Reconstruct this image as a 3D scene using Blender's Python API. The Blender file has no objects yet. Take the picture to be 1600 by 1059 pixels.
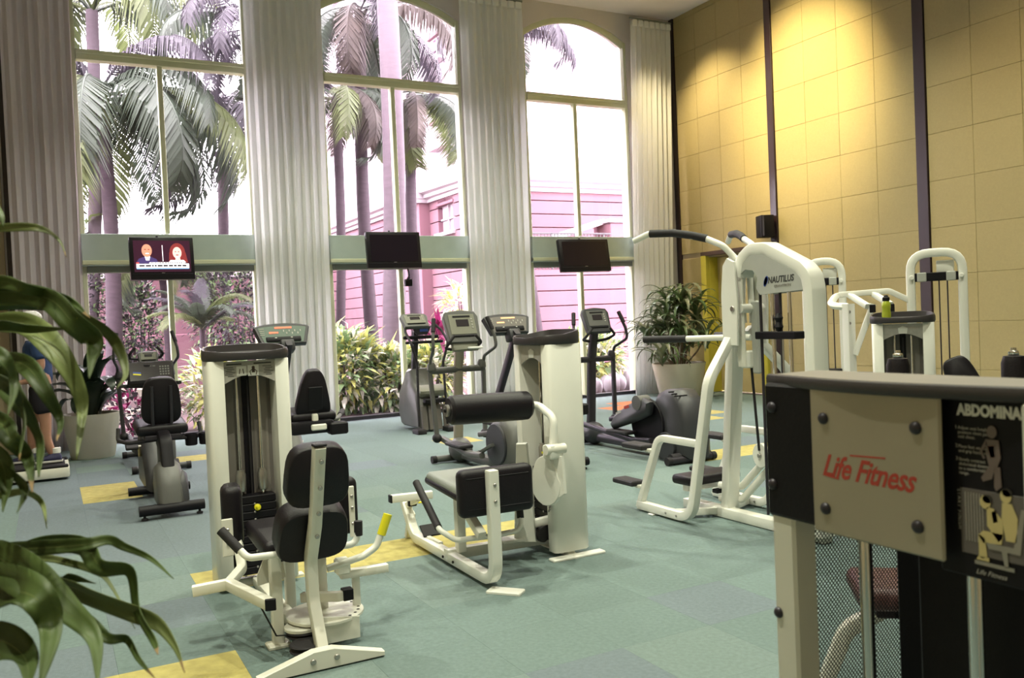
import bpy, math, random
from mathutils import Vector, Matrix
random.seed(7)
S = bpy.context.scene
COL = S.collection
V = Vector
PI = math.pi
R = math.radians

# ---------------------------------------------------------------- camera
YAW, PITCH, ROLL = 0.487593, -0.0233022, 0.0437767
fw = V((math.sin(YAW)*math.cos(PITCH), math.cos(YAW)*math.cos(PITCH), math.sin(PITCH)))
rt = V((math.cos(YAW), -math.sin(YAW), 0)); up = rt.cross(fw)
r2 = rt*math.cos(ROLL) - up*math.sin(ROLL); u2 = rt*math.sin(ROLL) + up*math.cos(ROLL)
cd = bpy.data.cameras.new('camera'); cam = bpy.data.objects.new('camera', cd); COL.objects.link(cam)
cam.matrix_world = Matrix(((r2.x, u2.x, -fw.x, 0), (r2.y, u2.y, -fw.y, 0), (r2.z, u2.z, -fw.z, 1.5), (0, 0, 0, 1)))
cd.sensor_fit = 'HORIZONTAL'; cd.sensor_width = 36; cd.lens = 1363.5/1600*36
cd.clip_start = .05; cd.clip_end = 300
cd.dof.use_dof = True; cd.dof.focus_distance = 5.2; cd.dof.aperture_fstop = 10.0
S.camera = cam

# ---------------------------------------------------------------- sky and exposure
W = bpy.data.worlds.new('sky'); S.world = W; W.use_nodes = True
bg = W.node_tree.nodes['Background']
bg.inputs[0].default_value = (.98, .92, 1.0, 1); bg.inputs[1].default_value = 14.0
S.view_settings.view_transform = 'Standard'; S.view_settings.look = 'None'
S.view_settings.exposure = 0.6; S.view_settings.gamma = 1.0
try: S.view_settings.use_curve_mapping = False
except Exception: pass

# ---------------------------------------------------------------- ceiling lamps and added fill lamps (housings are built further down)
WARM = (1.0, .86, .62)
LAMPS = [(-.9, 1.9, 430), (-.9, 6.0, 330), (.9, -1.2, 330), (.95, 2.5, 560), (2.6, 6.2, 420), (5.4, 3.0, 520), (5.4, 6.6, 460), (8.2, 4.6, 420), (2.2, 9.8, 400), (5.4, 10.2, 440), (8.2, 8.6, 420)]  # left, rear and window-side ones added to brighten posts and curtains
def spot(name, loc, aim, power, size, blend, radius, col=WARM):
    l = bpy.data.lights.new(name, 'SPOT'); l.energy = power; l.spot_size = R(size); l.spot_blend = blend
    l.shadow_soft_size = radius; l.color = col
    o = bpy.data.objects.new(name, l); COL.objects.link(o); o.location = loc
    o.rotation_euler = (V(aim)-V(loc)).to_track_quat('-Z', 'Y').to_euler()
    return o
for x, y, pw in LAMPS:
    spot('ceiling_and_fill_light', (x, y, 6.93), (x, y, 0), pw, 112, .8, .05, (1.0, 1.0, .78))
WASH = [(7.6, 9.6), (9.3, 12.2), (8.6, 6.4)]
spot('wall_wash_light', (WASH[0][0], WASH[0][1], 6.93), (10.66, 9.95, 4.75), 1700, 56, 1.0, .06, (1.0, .80, .40))
spot('wall_wash_light', (WASH[1][0], WASH[1][1], 6.93), (10.66, 11.8, 3.2), 560, 80, 1.0, .06, (1.0, .80, .45))
spot('wall_wash_light', (WASH[2][0], WASH[2][1], 6.93), (10.66, 6.6, .8), 200, 70, 1.0, .06, (1.0, .80, .45))

# ---------------------------------------------------------------- materials
MATS = {}
def mat(name, col, rough=.5, metal=0., var=0., vscale=8., bump=0., bscale=60., rnd=0., spec=.5, coat=0., trans=0., emit=0., stretch=None):
    if name in MATS: return MATS[name]
    m = bpy.data.materials.new(name); m.use_nodes = True; nt = m.node_tree; N = nt.nodes; L = nt.links
    p = N['Principled BSDF']; out = N['Material Output']
    p.inputs['Base Color'].default_value = (*col, 1); p.inputs['Roughness'].default_value = rough
    p.inputs['Metallic'].default_value = metal; p.inputs['Specular IOR Level'].default_value = spec
    p.inputs['Coat Weight'].default_value = coat
    if emit:
        p.inputs['Emission Color'].default_value = (*col, 1); p.inputs['Emission Strength'].default_value = emit
    src = None
    tc = None
    def coords(sc):
        nonlocal tc
        if tc is None:
            tc = N.new('ShaderNodeTexCoord')
        if stretch:
            mp = N.new('ShaderNodeMapping'); mp.inputs['Scale'].default_value = stretch
            L.new(tc.outputs['Object'], mp.inputs[0]); return mp.outputs[0]
        return tc.outputs['Object']
    if var or rnd:
        hs = N.new('ShaderNodeHueSaturation'); hs.inputs['Color'].default_value = (*col, 1)
        val = None
        if var:
            nz = N.new('ShaderNodeTexNoise'); nz.inputs['Scale'].default_value = vscale; nz.inputs['Detail'].default_value = 5
            L.new(coords(vscale), nz.inputs['Vector'])
            mr = N.new('ShaderNodeMapRange'); mr.inputs['From Min'].default_value = .3; mr.inputs['From Max'].default_value = .7
            mr.inputs['To Min'].default_value = 1-var; mr.inputs['To Max'].default_value = 1+var
            L.new(nz.outputs['Fac'], mr.inputs['Value']); val = mr.outputs[0]
        if rnd:
            oi = N.new('ShaderNodeObjectInfo'); mr2 = N.new('ShaderNodeMapRange')
            mr2.inputs['To Min'].default_value = 1-rnd; mr2.inputs['To Max'].default_value = 1+rnd
            L.new(oi.outputs['Random'], mr2.inputs['Value'])
            if val is not None:
                mu = N.new('ShaderNodeMath'); mu.operation = 'MULTIPLY'; L.new(val, mu.inputs[0]); L.new(mr2.outputs[0], mu.inputs[1]); val = mu.outputs[0]
            else: val = mr2.outputs[0]
        L.new(val, hs.inputs['Value']); L.new(hs.outputs[0], p.inputs['Base Color']); src = hs.outputs[0]
    if bump:
        nb = N.new('ShaderNodeTexNoise'); nb.inputs['Scale'].default_value = bscale; nb.inputs['Detail'].default_value = 3
        L.new(coords(bscale), nb.inputs['Vector'])
        b = N.new('ShaderNodeBump'); b.inputs['Strength'].default_value = bump; b.inputs['Distance'].default_value = .01
        L.new(nb.outputs['Fac'], b.inputs['Height']); L.new(b.outputs[0], p.inputs['Normal'])
    if trans:
        t = N.new('ShaderNodeBsdfTranslucent'); t.inputs[0].default_value = (*col, 1)
        if src: L.new(src, t.inputs[0])
        mx = N.new('ShaderNodeMixShader'); mx.inputs[0].default_value = trans
        L.new(p.outputs[0], mx.inputs[1]); L.new(t.outputs[0], mx.inputs[2]); L.new(mx.outputs[0], out.inputs[0])
    MATS[name] = m
    return m

def glass_mat(name, tint, refl_rough=.02):
    m = bpy.data.materials.new(name); m.use_nodes = True; nt = m.node_tree; N = nt.nodes; L = nt.links
    N.remove(N['Principled BSDF']); out = N['Material Output']
    t = N.new('ShaderNodeBsdfTransparent'); t.inputs[0].default_value = (*tint, 1)
    g = N.new('ShaderNodeBsdfGlossy'); g.inputs['Roughness'].default_value = refl_rough
    fr = N.new('ShaderNodeFresnel'); fr.inputs[0].default_value = 1.45
    mx = N.new('ShaderNodeMixShader'); L.new(fr.outputs[0], mx.inputs[0]); L.new(t.outputs[0], mx.inputs[1]); L.new(g.outputs[0], mx.inputs[2])
    L.new(mx.outputs[0], out.inputs[0]); MATS[name] = m; return m

def mesh_screen_mat(name, col, cell, fill):
    """perforated sheet: round holes in a staggered grid, real transparency in object space"""
    m = bpy.data.materials.new(name); m.use_nodes = True; nt = m.node_tree; N = nt.nodes; L = nt.links
    p = N['Principled BSDF']; p.inputs['Base Color'].default_value = (*col, 1); p.inputs['Roughness'].default_value = .5
    out = N['Material Output']; tc = N.new('ShaderNodeTexCoord')
    vo = N.new('ShaderNodeTexVoronoi'); vo.inputs['Scale'].default_value = 1/cell; vo.inputs['Randomness'].default_value = 0
    mp = N.new('ShaderNodeMapping'); mp.inputs['Rotation'].default_value = (0, R(38), 0)
    L.new(tc.outputs['Object'], mp.inputs[0]); sx = N.new('ShaderNodeSeparateXYZ'); L.new(mp.outputs[0], sx.inputs[0])
    cb = N.new('ShaderNodeCombineXYZ'); L.new(sx.outputs[0], cb.inputs[0]); L.new(sx.outputs[2], cb.inputs[1])
    vo.voronoi_dimensions = '2D'; L.new(cb.outputs[0], vo.inputs['Vector'])
    lt = N.new('ShaderNodeMath'); lt.operation = 'LESS_THAN'; lt.inputs[1].default_value = fill
    L.new(vo.outputs['Distance'], lt.inputs[0])
    tr = N.new('ShaderNodeBsdfTransparent'); mx = N.new('ShaderNodeMixShader')
    L.new(lt.outputs[0], mx.inputs[0]); L.new(p.outputs[0], mx.inputs[1]); L.new(tr.outputs[0], mx.inputs[2]); L.new(mx.outputs[0], out.inputs[0])
    MATS[name] = m; return m

# ---------------------------------------------------------------- mesh builder (world coordinates)
def fillet(pts, rad, n=6):
    pts = [V(p) for p in pts]
    if rad <= 0 or len(pts) < 3: return pts
    out = [pts[0]]
    for i in range(1, len(pts)-1):
        a, b, c = pts[i-1], pts[i], pts[i+1]
        d1 = (a-b); d2 = (c-b); l1, l2 = d1.length, d2.length
        if l1 < 1e-6 or l2 < 1e-6: continue
        d1 /= l1; d2 /= l2; ang = d1.angle(d2)
        if ang > R(176): out.append(b); continue
        t = min(rad/math.tan(ang/2), l1*.48, l2*.48)
        p0 = b+d1*t; p1 = b+d2*t
        for k in range(n+1):
            s = k/n; out.append(p0*(1-s)**2 + b*2*s*(1-s) + p1*s*s)
    out.append(pts[-1]); return out

def rounded_rect(w, h, r, n=3):
    o = []
    for cx, cy, a0 in ((w/2-r, h/2-r, 0), (-w/2+r, h/2-r, 90), (-w/2+r, -h/2+r, 180), (w/2-r, -h/2+r, 270)):
        for k in range(n+1):
            a = R(a0+90*k/n); o.append((cx+r*math.cos(a), cy+r*math.sin(a)))
    return o

class MB:
    def __init__(s): s.v = []; s.f = []; s.mi = []; s.cur = 0
    def add(s, vs, fs):
        b = len(s.v); s.v += [tuple(x) for x in vs]; s.f += [tuple(i+b for i in f) for f in fs]; s.mi += [s.cur]*len(fs); return s
    def rbox(s, c, sz, r=.004, rot=None, n=1):
        """box with rounded edges; n segments per edge rounding (1 = chamfer)"""
        hx, hy, hz = (d/2 for d in sz); r = min(r, hx*.98, hy*.98, hz*.98)
        M = rot if isinstance(rot, Matrix) else (Matrix.Rotation(rot, 3, 'Z') if rot else Matrix.Identity(3)); c = V(c)
        if r <= 0:
            vs = [c+M@V((x*hx, y*hy, z*hz)) for x in (-1, 1) for y in (-1, 1) for z in (-1, 1)]
            return s.add(vs, [(0,1,3,2),(4,6,7,5),(0,4,5,1),(2,3,7,6),(0,2,6,4),(1,5,7,3)])
        # profile stack: rings of a rounded rectangle, from bottom to top
        rings = []; m = 4*(n+1)
        st = []
        for k in range(n+1):
            a = R(90*k/n); st.append((-hz+r-r*math.cos(a), r-r*math.sin(a)))
        st += [(-z, i) for z, i in reversed(st)]
        vs = []
        for z, ins in st:
            rr = max(r-ins, 1e-5)
            for x, y in rounded_rect(2*(hx-ins), 2*(hy-ins), rr, n): vs.append(c+M@V((x, y, z)))
        fs = [tuple(reversed(range(m)))]
        for k in range(len(st)-1):
            for i in range(m):
                j = (i+1) % m; fs.append((k*m+i, k*m+j, (k+1)*m+j, (k+1)*m+i))
        fs.append(tuple(range((len(st)-1)*m, len(st)*m)))
        return s.add(vs, fs)
    def sweep(s, pts, prof, upv=(0, 0, 1), caps=True, scale=None):
        pts = [V(p) for p in pts]; n = len(prof); vs = []; fs = []; upv = V(upv)
        last = None
        for i, p in enumerate(pts):
            t = (pts[min(i+1, len(pts)-1)]-pts[max(i-1, 0)]).normalized()
            if last is None:
                sd = t.cross(upv)
                if sd.length < .05: sd = t.cross(V((0, 1, 0)) if abs(t.y) < .9 else V((1, 0, 0)))
            else:
                sd = last - t*last.dot(t)
            sd.normalize(); last = sd; u = sd.cross(t).normalized()
            k = scale[i] if scale else 1
            for a, b in prof: vs.append(p+sd*a*k+u*b*k)
        for i in range(len(pts)-1):
            for j in range(n):
                q = (j+1) % n; fs.append((i*n+j, i*n+q, (i+1)*n+q, (i+1)*n+j))
        if caps: fs.append(tuple(reversed(range(n)))); fs.append(tuple(range((len(pts)-1)*n, len(pts)*n)))
        return s.add(vs, fs)
    def tube(s, pts, r, n=10, fil=0., scale=None, upv=(0, 0, 1), fn=6):
        pts = fillet(pts, fil, fn) if fil else [V(p) for p in pts]
        return s.sweep(pts, [(r*math.cos(2*PI*k/n), r*math.sin(2*PI*k/n)) for k in range(n)], upv, True, scale)
    def rtube(s, pts, w, h, fil=0., upv=(0, 0, 1), r=.006):
        pts = fillet(pts, fil) if fil else [V(p) for p in pts]
        return s.sweep(pts, rounded_rect(w, h, min(r, w*.45, h*.45), 2), upv)
    def lathe(s, c, prof, n=24, axis=(0, 0, 1), sx=1., sy=1.):
        q = V((0, 0, 1)).rotation_difference(V(axis)).to_matrix(); c = V(c); vs = []; fs = []
        for r, z in prof:
            for k in range(n):
                a = 2*PI*k/n; vs.append(c+q@V((r*sx*math.cos(a), r*sy*math.sin(a), z)))
        for i in range(len(prof)-1):
            for k in range(n):
                j = (k+1) % n; fs.append((i*n+k, i*n+j, (i+1)*n+j, (i+1)*n+k))
        if prof[0][0] > 1e-4: fs.append(tuple(reversed(range(n))))
        if prof[-1][0] > 1e-4: fs.append(tuple(range((len(prof)-1)*n, len(prof)*n)))
        return s.add(vs, fs)
    def disc(s, c, r, h, axis=(0, 0, 1), n=24, b=.003):
        b = min(b, h*.4, r*.4)
        return s.lathe(c, [(r-b, -h/2), (r, -h/2+b), (r, h/2-b), (r-b, h/2)], n, axis)
    def prism(s, poly, o, au, av, dep, ch=0.):
        """poly of (u,v) about origin o along axes au, av, extruded by vector dep (centred)"""
        o, au, av, dep = V(o), V(au), V(av), V(dep); n = len(poly)
        ins = poly
        if ch > 0:
            cx = sum(p[0] for p in poly)/n; cy = sum(p[1] for p in poly)/n
            ins = []
            for i, p in enumerate(poly):
                a, c_ = V(poly[i-1]), V(poly[(i+1) % n]); b = V(p)
                d1 = (b-a).normalized(); d2 = (c_-b).normalized(); nn = V((-(d1.y+d2.y), d1.x+d2.x))
                if nn.length < 1e-6: nn = V((-d1.y, d1.x))
                nn.normalize(); ins.append((p[0]+nn.x*ch*s._ori(poly), p[1]+nn.y*ch*s._ori(poly)))
        dn = dep.normalized()*min(ch, dep.length*.45)
        lay = [(ins, -dep/2), (poly, -dep/2+dn), (poly, dep/2-dn), (ins, dep/2)] if ch > 0 else [(poly, -dep/2), (poly, dep/2)]
        vs = [o+au*p[0]+av*p[1]+d for pl, d in lay for p in pl]; fs = [tuple(reversed(range(n)))]
        for k in range(len(lay)-1):
            for i in range(n):
                j = (i+1) % n; fs.append((k*n+i, k*n+j, (k+1)*n+j, (k+1)*n+i))
        fs.append(tuple(range((len(lay)-1)*n, len(lay)*n)))
        return s.add(vs, fs)
    @staticmethod
    def _ori(poly):
        a = 0
        for i in range(len(poly)):
            x0, y0 = poly[i-1]; x1, y1 = poly[i]; a += x0*y1-x1*y0
        return 1 if a > 0 else -1
    def ell(s, c, rad, n=12, m=8, rot=None):
        M = rot if rot else Matrix.Identity(3); c = V(c); vs = [c+M@V((0, 0, -rad[2]))]; fs = []
        for i in range(1, m):
            a = -PI/2+PI*i/m
            for k in range(n):
                b = 2*PI*k/n; vs.append(c+M@V((rad[0]*math.cos(a)*math.cos(b), rad[1]*math.cos(a)*math.sin(b), rad[2]*math.sin(a))))
        vs.append(c+M@V((0, 0, rad[2])))
        for k in range(n): fs.append((0, 1+(k+1) % n, 1+k))
        for i in range(m-2):
            for k in range(n):
                j = (k+1) % n; fs.append((1+i*n+k, 1+i*n+j, 1+(i+1)*n+j, 1+(i+1)*n+k))
        t = len(vs)-1
        for k in range(n): fs.append((t, 1+(m-2)*n+k, 1+(m-2)*n+(k+1) % n))
        return s.add(vs, fs)
    def quad(s, a, b, c, d): return s.add([a, b, c, d], [(0, 1, 2, 3)])
    def build(s, name, m, parent=None, smooth=35, **props):
        me = bpy.data.meshes.new(name); off = V((0, 0, 0)); q = parent
        while q is not None: off += q.location; q = q.parent
        me.from_pydata([tuple(V(v)-off) for v in s.v], [], s.f)
        ms = m if isinstance(m, (list, tuple)) else [m]
        for x in ms: me.materials.append(MATS[x] if isinstance(x, str) else x)
        if len(ms) > 1: me.polygons.foreach_set('material_index', s.mi)
        if smooth:
            me.polygons.foreach_set('use_smooth', [True]*len(me.polygons)); me.set_sharp_from_angle(angle=R(smooth))
        me.update()
        o = bpy.data.objects.new(name, me); COL.objects.link(o)
        if parent is not None: o.parent = parent
        for k, v in props.items(): o[k] = v
        return o

def thing(name, label, cat, loc, group=None, kind=None):
    o = bpy.data.objects.new(name, None); COL.objects.link(o); o.location = loc; o.empty_display_size = .1
    if label: o['label'] = label
    if cat: o['category'] = cat
    if group: o['group'] = group
    if kind: o['kind'] = kind
    return o
def tag(o, label=None, cat=None, group=None, kind=None):
    for k, v in (('label', label), ('category', cat), ('group', group), ('kind', kind)):
        if v: o[k] = v
    return o
def part(name, m, parent, fn, *a, **k):
    """one-shape part: part('leg','white',root,'rtube',pts,w,h)"""
    b = MB(); getattr(b, fn)(*a, **k); return b.build(name, m, parent)
def text(body, loc, size, au, nrm, m, parent, name='lettering', align='LEFT', ext=.0006, shear=0., sx=1., font_space=1., bold=0.):
    """flat printed lettering turned into a mesh; au = reading direction, nrm = facing"""
    c = bpy.data.curves.new(name, 'FONT'); c.body = body; c.size = size; c.extrude = ext; c.align_x = align; c.shear = shear
    c.space_character = font_space; c.offset = bold; c.resolution_u = 3
    t = bpy.data.objects.new('tmp_text', c); COL.objects.link(t)
    dg = bpy.context.evaluated_depsgraph_get(); me = bpy.data.meshes.new_from_object(t.evaluated_get(dg))
    bpy.data.objects.remove(t); bpy.data.curves.remove(c)
    au = V(au).normalized(); n = V(nrm).normalized(); av = n.cross(au)
    off = V((0, 0, 0)); q = parent
    while q is not None: off += q.location; q = q.parent
    Mx = Matrix(((au.x*sx, av.x, n.x, loc[0]-off.x), (au.y*sx, av.y, n.y, loc[1]-off.y), (au.z*sx, av.z, n.z, loc[2]-off.z), (0, 0, 0, 1)))
    me.transform(Mx); me.materials.clear(); me.materials.append(MATS[m])
    o = bpy.data.objects.new(name, me); COL.objects.link(o); o.parent = parent; return o
def copy_tree(o, parent=None):
    c = o.copy(); COL.objects.link(c); c.parent = parent
    for ch in list(o.children): copy_tree(ch, c)
    return c

X3, Y3, Z3 = (1, 0, 0), (0, 1, 0), (0, 0, 1)
# palette
mat('white_enamel', (.80, .80, .74), .35, coat=.25, var=.03, vscale=3)
mat('cream_enamel', (.74, .73, .65), .4, coat=.15, var=.03, vscale=3)
mat('grey_enamel', (.42, .43, .40), .4, var=.05)
mat('silver_paint', (.40, .36, .28), .42, metal=.5, var=.06, vscale=5)
mat('steel', (.42, .40, .38), .32, metal=.9)
mat('chrome', (.75, .73, .70), .12, metal=1)
mat('black_vinyl', (.008, .006, .009), .45, bump=.15, bscale=180, spec=.28)
mat('brown_vinyl', (.10, .045, .045), .45, bump=.15, bscale=180)
mat('greenish_vinyl', (.20, .22, .19), .5, bump=.2, bscale=120)
mat('black_plastic', (.007, .006, .009), .5, spec=.22, bump=.05, bscale=200)
mat('black_rubber', (.012, .010, .013), .7, bump=.15, bscale=150)
mat('tray_plastic', (.035, .03, .033), .42, bump=.05, bscale=160)
mat('dark_metal', (.04, .035, .045), .4, metal=.4)
mat('charcoal_plastic', (.034, .034, .040), .45, bump=.04, bscale=150)
mat('mid_grey_plastic', (.10, .10, .095), .45, bump=.04, bscale=150)
mat('olive_grey_plastic', (.20, .20, .155), .45, bump=.03)
mat('taupe_panel', (.22, .20, .18), .55, var=.05)
mat('brown_grey_panel', (.15, .135, .125), .5)
mat('yellow_plastic', (.75, .68, .02), .4)
mat('label_grey', (.42, .40, .37), .5, var=.08, vscale=30)
mat('label_white', (.78, .78, .74), .5)
mat('label_dark', (.05, .05, .05), .5)
mat('label_blue', (.04, .08, .35), .5)
mat('red_print', (.42, .045, .03), .5)
mat('red_led', (1.0, .12, .06), .5, emit=1.2)
mat('orange_reflection', (1.0, .45, .22), .5, emit=.7)  # emission stands in for orange light reflected on one console face
mat('display_green', (.12, .17, .14), .55)
mat('display_dark', (.03, .025, .03), .15, coat=.5)

# ================================================================ THE ROOM
XR, YB, ZC = 10.68, 13.2, 7.0          # right wall, window wall, ceiling
XL, YF = -2.6, -2.6
mat('carpet_blue', (.140, .195, .188), .95, var=.10, vscale=45, bump=.5, bscale=320, rnd=.05)
mat('carpet_slate_and_daylit', (.142, .180, .20), .95, var=.10, vscale=45, bump=.5, bscale=320, rnd=.05)
mat('carpet_pale', (.16, .215, .205), .95, var=.10, vscale=45, bump=.5, bscale=320, rnd=.04)
mat('carpet_yellow', (.42, .36, .12), .95, var=.16, vscale=14, bump=.5, bscale=320, rnd=.04)
mat('carpet_orange', (.50, .17, .06), .95, var=.12, vscale=14, bump=.5, bscale=320)
mat('carpet_backing', (.03, .04, .045), .95)
mat('wall_fabric', (.375, .305, .145), .9, var=.04, vscale=40, bump=.25, bscale=220, rnd=.035)
mat('wall_paint', (.62, .58, .56), .8, var=.03, vscale=2)
mat('beige_paint', (.45, .37, .24), .8, var=.03, vscale=2)
mat('ceiling_paint', (.90, .83, .83), .85, var=.02, vscale=2)
mat('dark_wood', (.022, .010, .013), .4, var=.25, vscale=14, stretch=(1, 1, .06), coat=.2)
mat('brown_wood', (.07, .04, .03), .5, var=.25, vscale=14, stretch=(1, .06, 1))
mat('frame_cream', (.60, .62, .42), .45, var=.02)
mat('frame_grey', (.20, .22, .19), .5)
mat('band_green', (.42, .50, .45), .5, var=.05, vscale=4)
mat('yellow_paint', (.58, .50, .06), .5, var=.06, vscale=6)
mat('door_cream', (.56, .46, .20), .5, var=.06, vscale=4)
mat('curtain_white', (.88, .89, .88), .9, var=.02, vscale=30, trans=.46, stretch=(1, 1, .05))
mat('curtain_grey', (.66, .60, .66), .9, var=.04, vscale=30, trans=.07, stretch=(1, 1, .05))
glass_mat('window_glass', (.985, .93, .965))

# floor slab and carpet tiles
b = MB(); b.rbox(((XL+XR)/2, (YF+YB)/2+.05, -.1), (XR-XL+.4, YB-YF+.5, .19), 0)
floor = b.build('floor', 'carpet_backing', None, 0, kind='structure')
T = .5; OX, OY = .2, .22
YEL = set()
def mark(x, y): YEL.add((math.floor((x-OX)/T), math.floor((y-OY)/T)))
for x, y in ((.45, 9.0), (.45, 9.5), (.45, 4.0), (.0, 4.0), (1.45, 11.0), (1.45, 5.5), (1.9, 5.5), (2.4, 5.5), (2.9, 5.5), (.95, 5.5),
             (4.45, 9.9), (6.45, 7.1), (6.95, 7.1), (6.45, 6.9), (7.7, 9.3), (8.2, 9.4), (6.0, 7.0), (8.4, 9.9)): mark(x, y)
ORG = {(math.floor((7.95-OX)/T), math.floor((11.5-OY)/T)), (math.floor((8.3-OX)/T), math.floor((12.0-OY)/T))}
def in_view(x, y, m=0.):
    d = x*fw.x+y*fw.y
    if d < 2.0: return False
    u = (x*rt.x+y*rt.y)/d
    return -.6-m < u < .6+m
cells = []
for i in range(math.floor((XL-OX)/T), math.ceil((XR-OX)/T)+1):
    for j in range(math.floor((YF-OY)/T), math.ceil((YB-OY)/T)+1):
        x0, x1 = max(OX+i*T, XL), min(OX+(i+1)*T, XR); y0, y1 = max(OY+j*T, YF), min(OY+(j+1)*T, YB)
        if x1-x0 > .02 and y1-y0 > .02: cells.append((i, j, x0, x1, y0, y1))
vis = [c for c in cells if in_view((c[2]+c[3])/2, (c[4]+c[5])/2)]
vis.sort(key=lambda c: (0 if ((c[0], c[1]) in YEL or (c[0], c[1]) in ORG) else 1, c[2]**2+c[4]**2))
single = set((c[0], c[1]) for c in vis[:298])
rest = MB(); TM = {}
slate = random.Random(3)
for i, j, x0, x1, y0, y1 in cells:
    cx, cy = (x0+x1)/2, (y0+y1)/2
    if (i, j) in single:
        m = 'carpet_yellow' if (i, j) in YEL else 'carpet_orange' if (i, j) in ORG else None
        if not m:
            q = slate.random(); left = cx < 1.6+.1*cy and cy > 6
            m = 'carpet_slate_and_daylit' if q < (.93 if left else .05) else 'carpet_pale' if q > .84 else 'carpet_blue'  # left floor: lavender window daylight put into the tile colour
        key = (round(x1-x0, 3), round(y1-y0, 3), m)
        if key not in TM:
            t = MB(); t.rbox((0, 0, -.0065), (x1-x0-.0005, y1-y0-.0005, .013), .0005)
            o = t.build('carpet_tile', m, None, 30); TM[key] = o.data
        else:
            o = bpy.data.objects.new('carpet_tile', TM[key]); COL.objects.link(o)
        o.parent = floor; o.location = (cx, cy, .006)
    else:
        rest.rbox((cx, cy, -.0005), (x1-x0-.0005, y1-y0-.0005, .013), .0005)
rest.build('carpet_field', 'carpet_blue', floor, 30, kind='stuff')

b = MB(); b.rbox(((XL+XR)/2, (YF+YB)/2, ZC+.1), (XR-XL+.5, YB-YF+.5, .2), 0)
b.build('ceiling', 'ceiling_paint', None, 0, kind='structure')
b = MB(); b.rbox((XL-.1, (YF+YB)/2, ZC/2), (.2, YB-YF, ZC), 0); b.build('wall_left', 'beige_paint', None, 0, kind='structure')
b = MB(); b.rbox(((XL+XR)/2, YF-.1, ZC/2), (XR-XL, .2, ZC), 0); b.build('wall_front', 'beige_paint', None, 0, kind='structure')

# window wall with three arched openings
WIN = [(.45, 2.79, 1.565), (3.87, 6.26, 5.045), (7.44, 9.63, 8.48)]
ZS, ZA = 6.46, 6.80                     # springing and crown of the arches
def arch(x0, x1, zs=ZS, za=ZA, n=20, ins=0.):
    hw = (x1-x0)/2-ins; rise = za-zs; rad = (hw*hw+rise*rise)/(2*rise); cx = (x0+x1)/2; zc = za-rad
    return [(cx+t, zc+math.sqrt(rad*rad-t*t)) for t in [hw*(-1+2*k/n) for k in range(n+1)]]
b = MB(); xs = [XL]+[q for w in WIN for q in w[:2]]+[XR+.2]
for k in range(0, len(xs), 2): b.rbox(((xs[k]+xs[k+1])/2, YB+.15, ZC/2), (xs[k+1]-xs[k], .3, ZC), 0)
for x0, x1, xm in WIN:
    poly = [(x0, ZC)]+arch(x0, x1)+[(x1, ZC)]
    b.prism(poly, (0, YB+.15, 0), X3, Z3, (0, .3, 0))
b.build('wall_back', 'wall_paint', None, 20, kind='structure')
# beige corner return and dark strip at the far left end of the window wall
b = MB(); b.rbox((-.36, YB-.02, ZC/2), (.13, .05, ZC), .004); b.build('trim_1', 'dark_wood', None, kind='structure')
b = MB(); b.rbox((-1.5, YB-.012, ZC/2), (2.1, .03, ZC), .004); b.build('trim_2', 'beige_paint', None, kind='structure')

YG = 13.30                              # glass plane
for n_, (x0, x1, xm) in enumerate(WIN, 1):
    w = thing('window_%d' % n_, None, None, ((x0+x1)/2, YG, 0), kind='structure')
    FW, FD = .06, .12
    def bar(name, xa, xb, za, zb, d=FD, m='frame_cream', y=YG-.03, r=.006):
        q = MB(); q.rbox(((xa+xb)/2, y, (za+zb)/2), (xb-xa, d, zb-za), r); return q.build(name, m, w)
    bar('jamb', x0, x0+FW, 0, ZS+.02); bar('jamb', x1-FW, x1, 0, ZS+.02)
    q = MB(); q.sweep([(x, YG-.03, z-.03) for x, z in arch(x0+.02, x1-.02)], rounded_rect(FD, .07, .006, 2), (0, 1, 0)); q.build('arch_frame', 'frame_cream', w)
    tr = bar('transom', x0+FW, x1-FW, 5.27, 5.41, .15, y=YG-.04)
    q = MB(); q.rbox(((x0+x1)/2, YG-.125, 5.375), (x1-x0-2*FW, .03, .05), .006); q.build('drip_edge', 'frame_cream', tr)
    bar('mullion', xm-.035, xm+.035, 2.92, 5.27); bar('mullion', xm-.035, xm+.035, .06, 2.38)
    sp = bar('spandrel_panel', x0, x1, 2.46, 2.90, .18, 'band_green', YG-.09)
    q = MB(); q.rbox(((x0+x1)/2, YG-.10, 2.505), (x1-x0, .21, .06), .01); q.build('spandrel_ledge', 'frame_cream', sp)
    bar('head_rail', x0+FW, x1-FW, 2.37, 2.46, .14, 'frame_grey', YG-.06); bar('bottom_rail', x0+FW, x1-FW, .015, .075, .12, 'dark_metal')
    for xa, xb, za, zb in ((x0+FW, xm-.035, 2.92, 5.27), (xm+.035, x1-FW, 2.92, 5.27), (x0+FW, xm-.035, .075, 2.37), (xm+.035, x1-FW, .075, 2.37)):
        q = MB(); q.rbox(((xa+xb)/2, YG, (za+zb)/2), (xb-xa, .001, zb-za), 0); q.v = q.v; 
        q = MB(); q.quad((xa, YG, za), (xb, YG, za), (xb, YG, zb), (xa, YG, zb)); q.build('pane', 'window_glass', w, 0)
    q = MB(); pts = [(x0+FW, YG, 5.41)]+[(x, YG, z-.05) for x, z in arch(x0, x1, ins=FW)][:]+[(x1-FW, YG, 5.41)]
    q.add(pts, [tuple(range(len(pts)))]); q.build('arch_pane', 'window_glass', w, 0)

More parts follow.
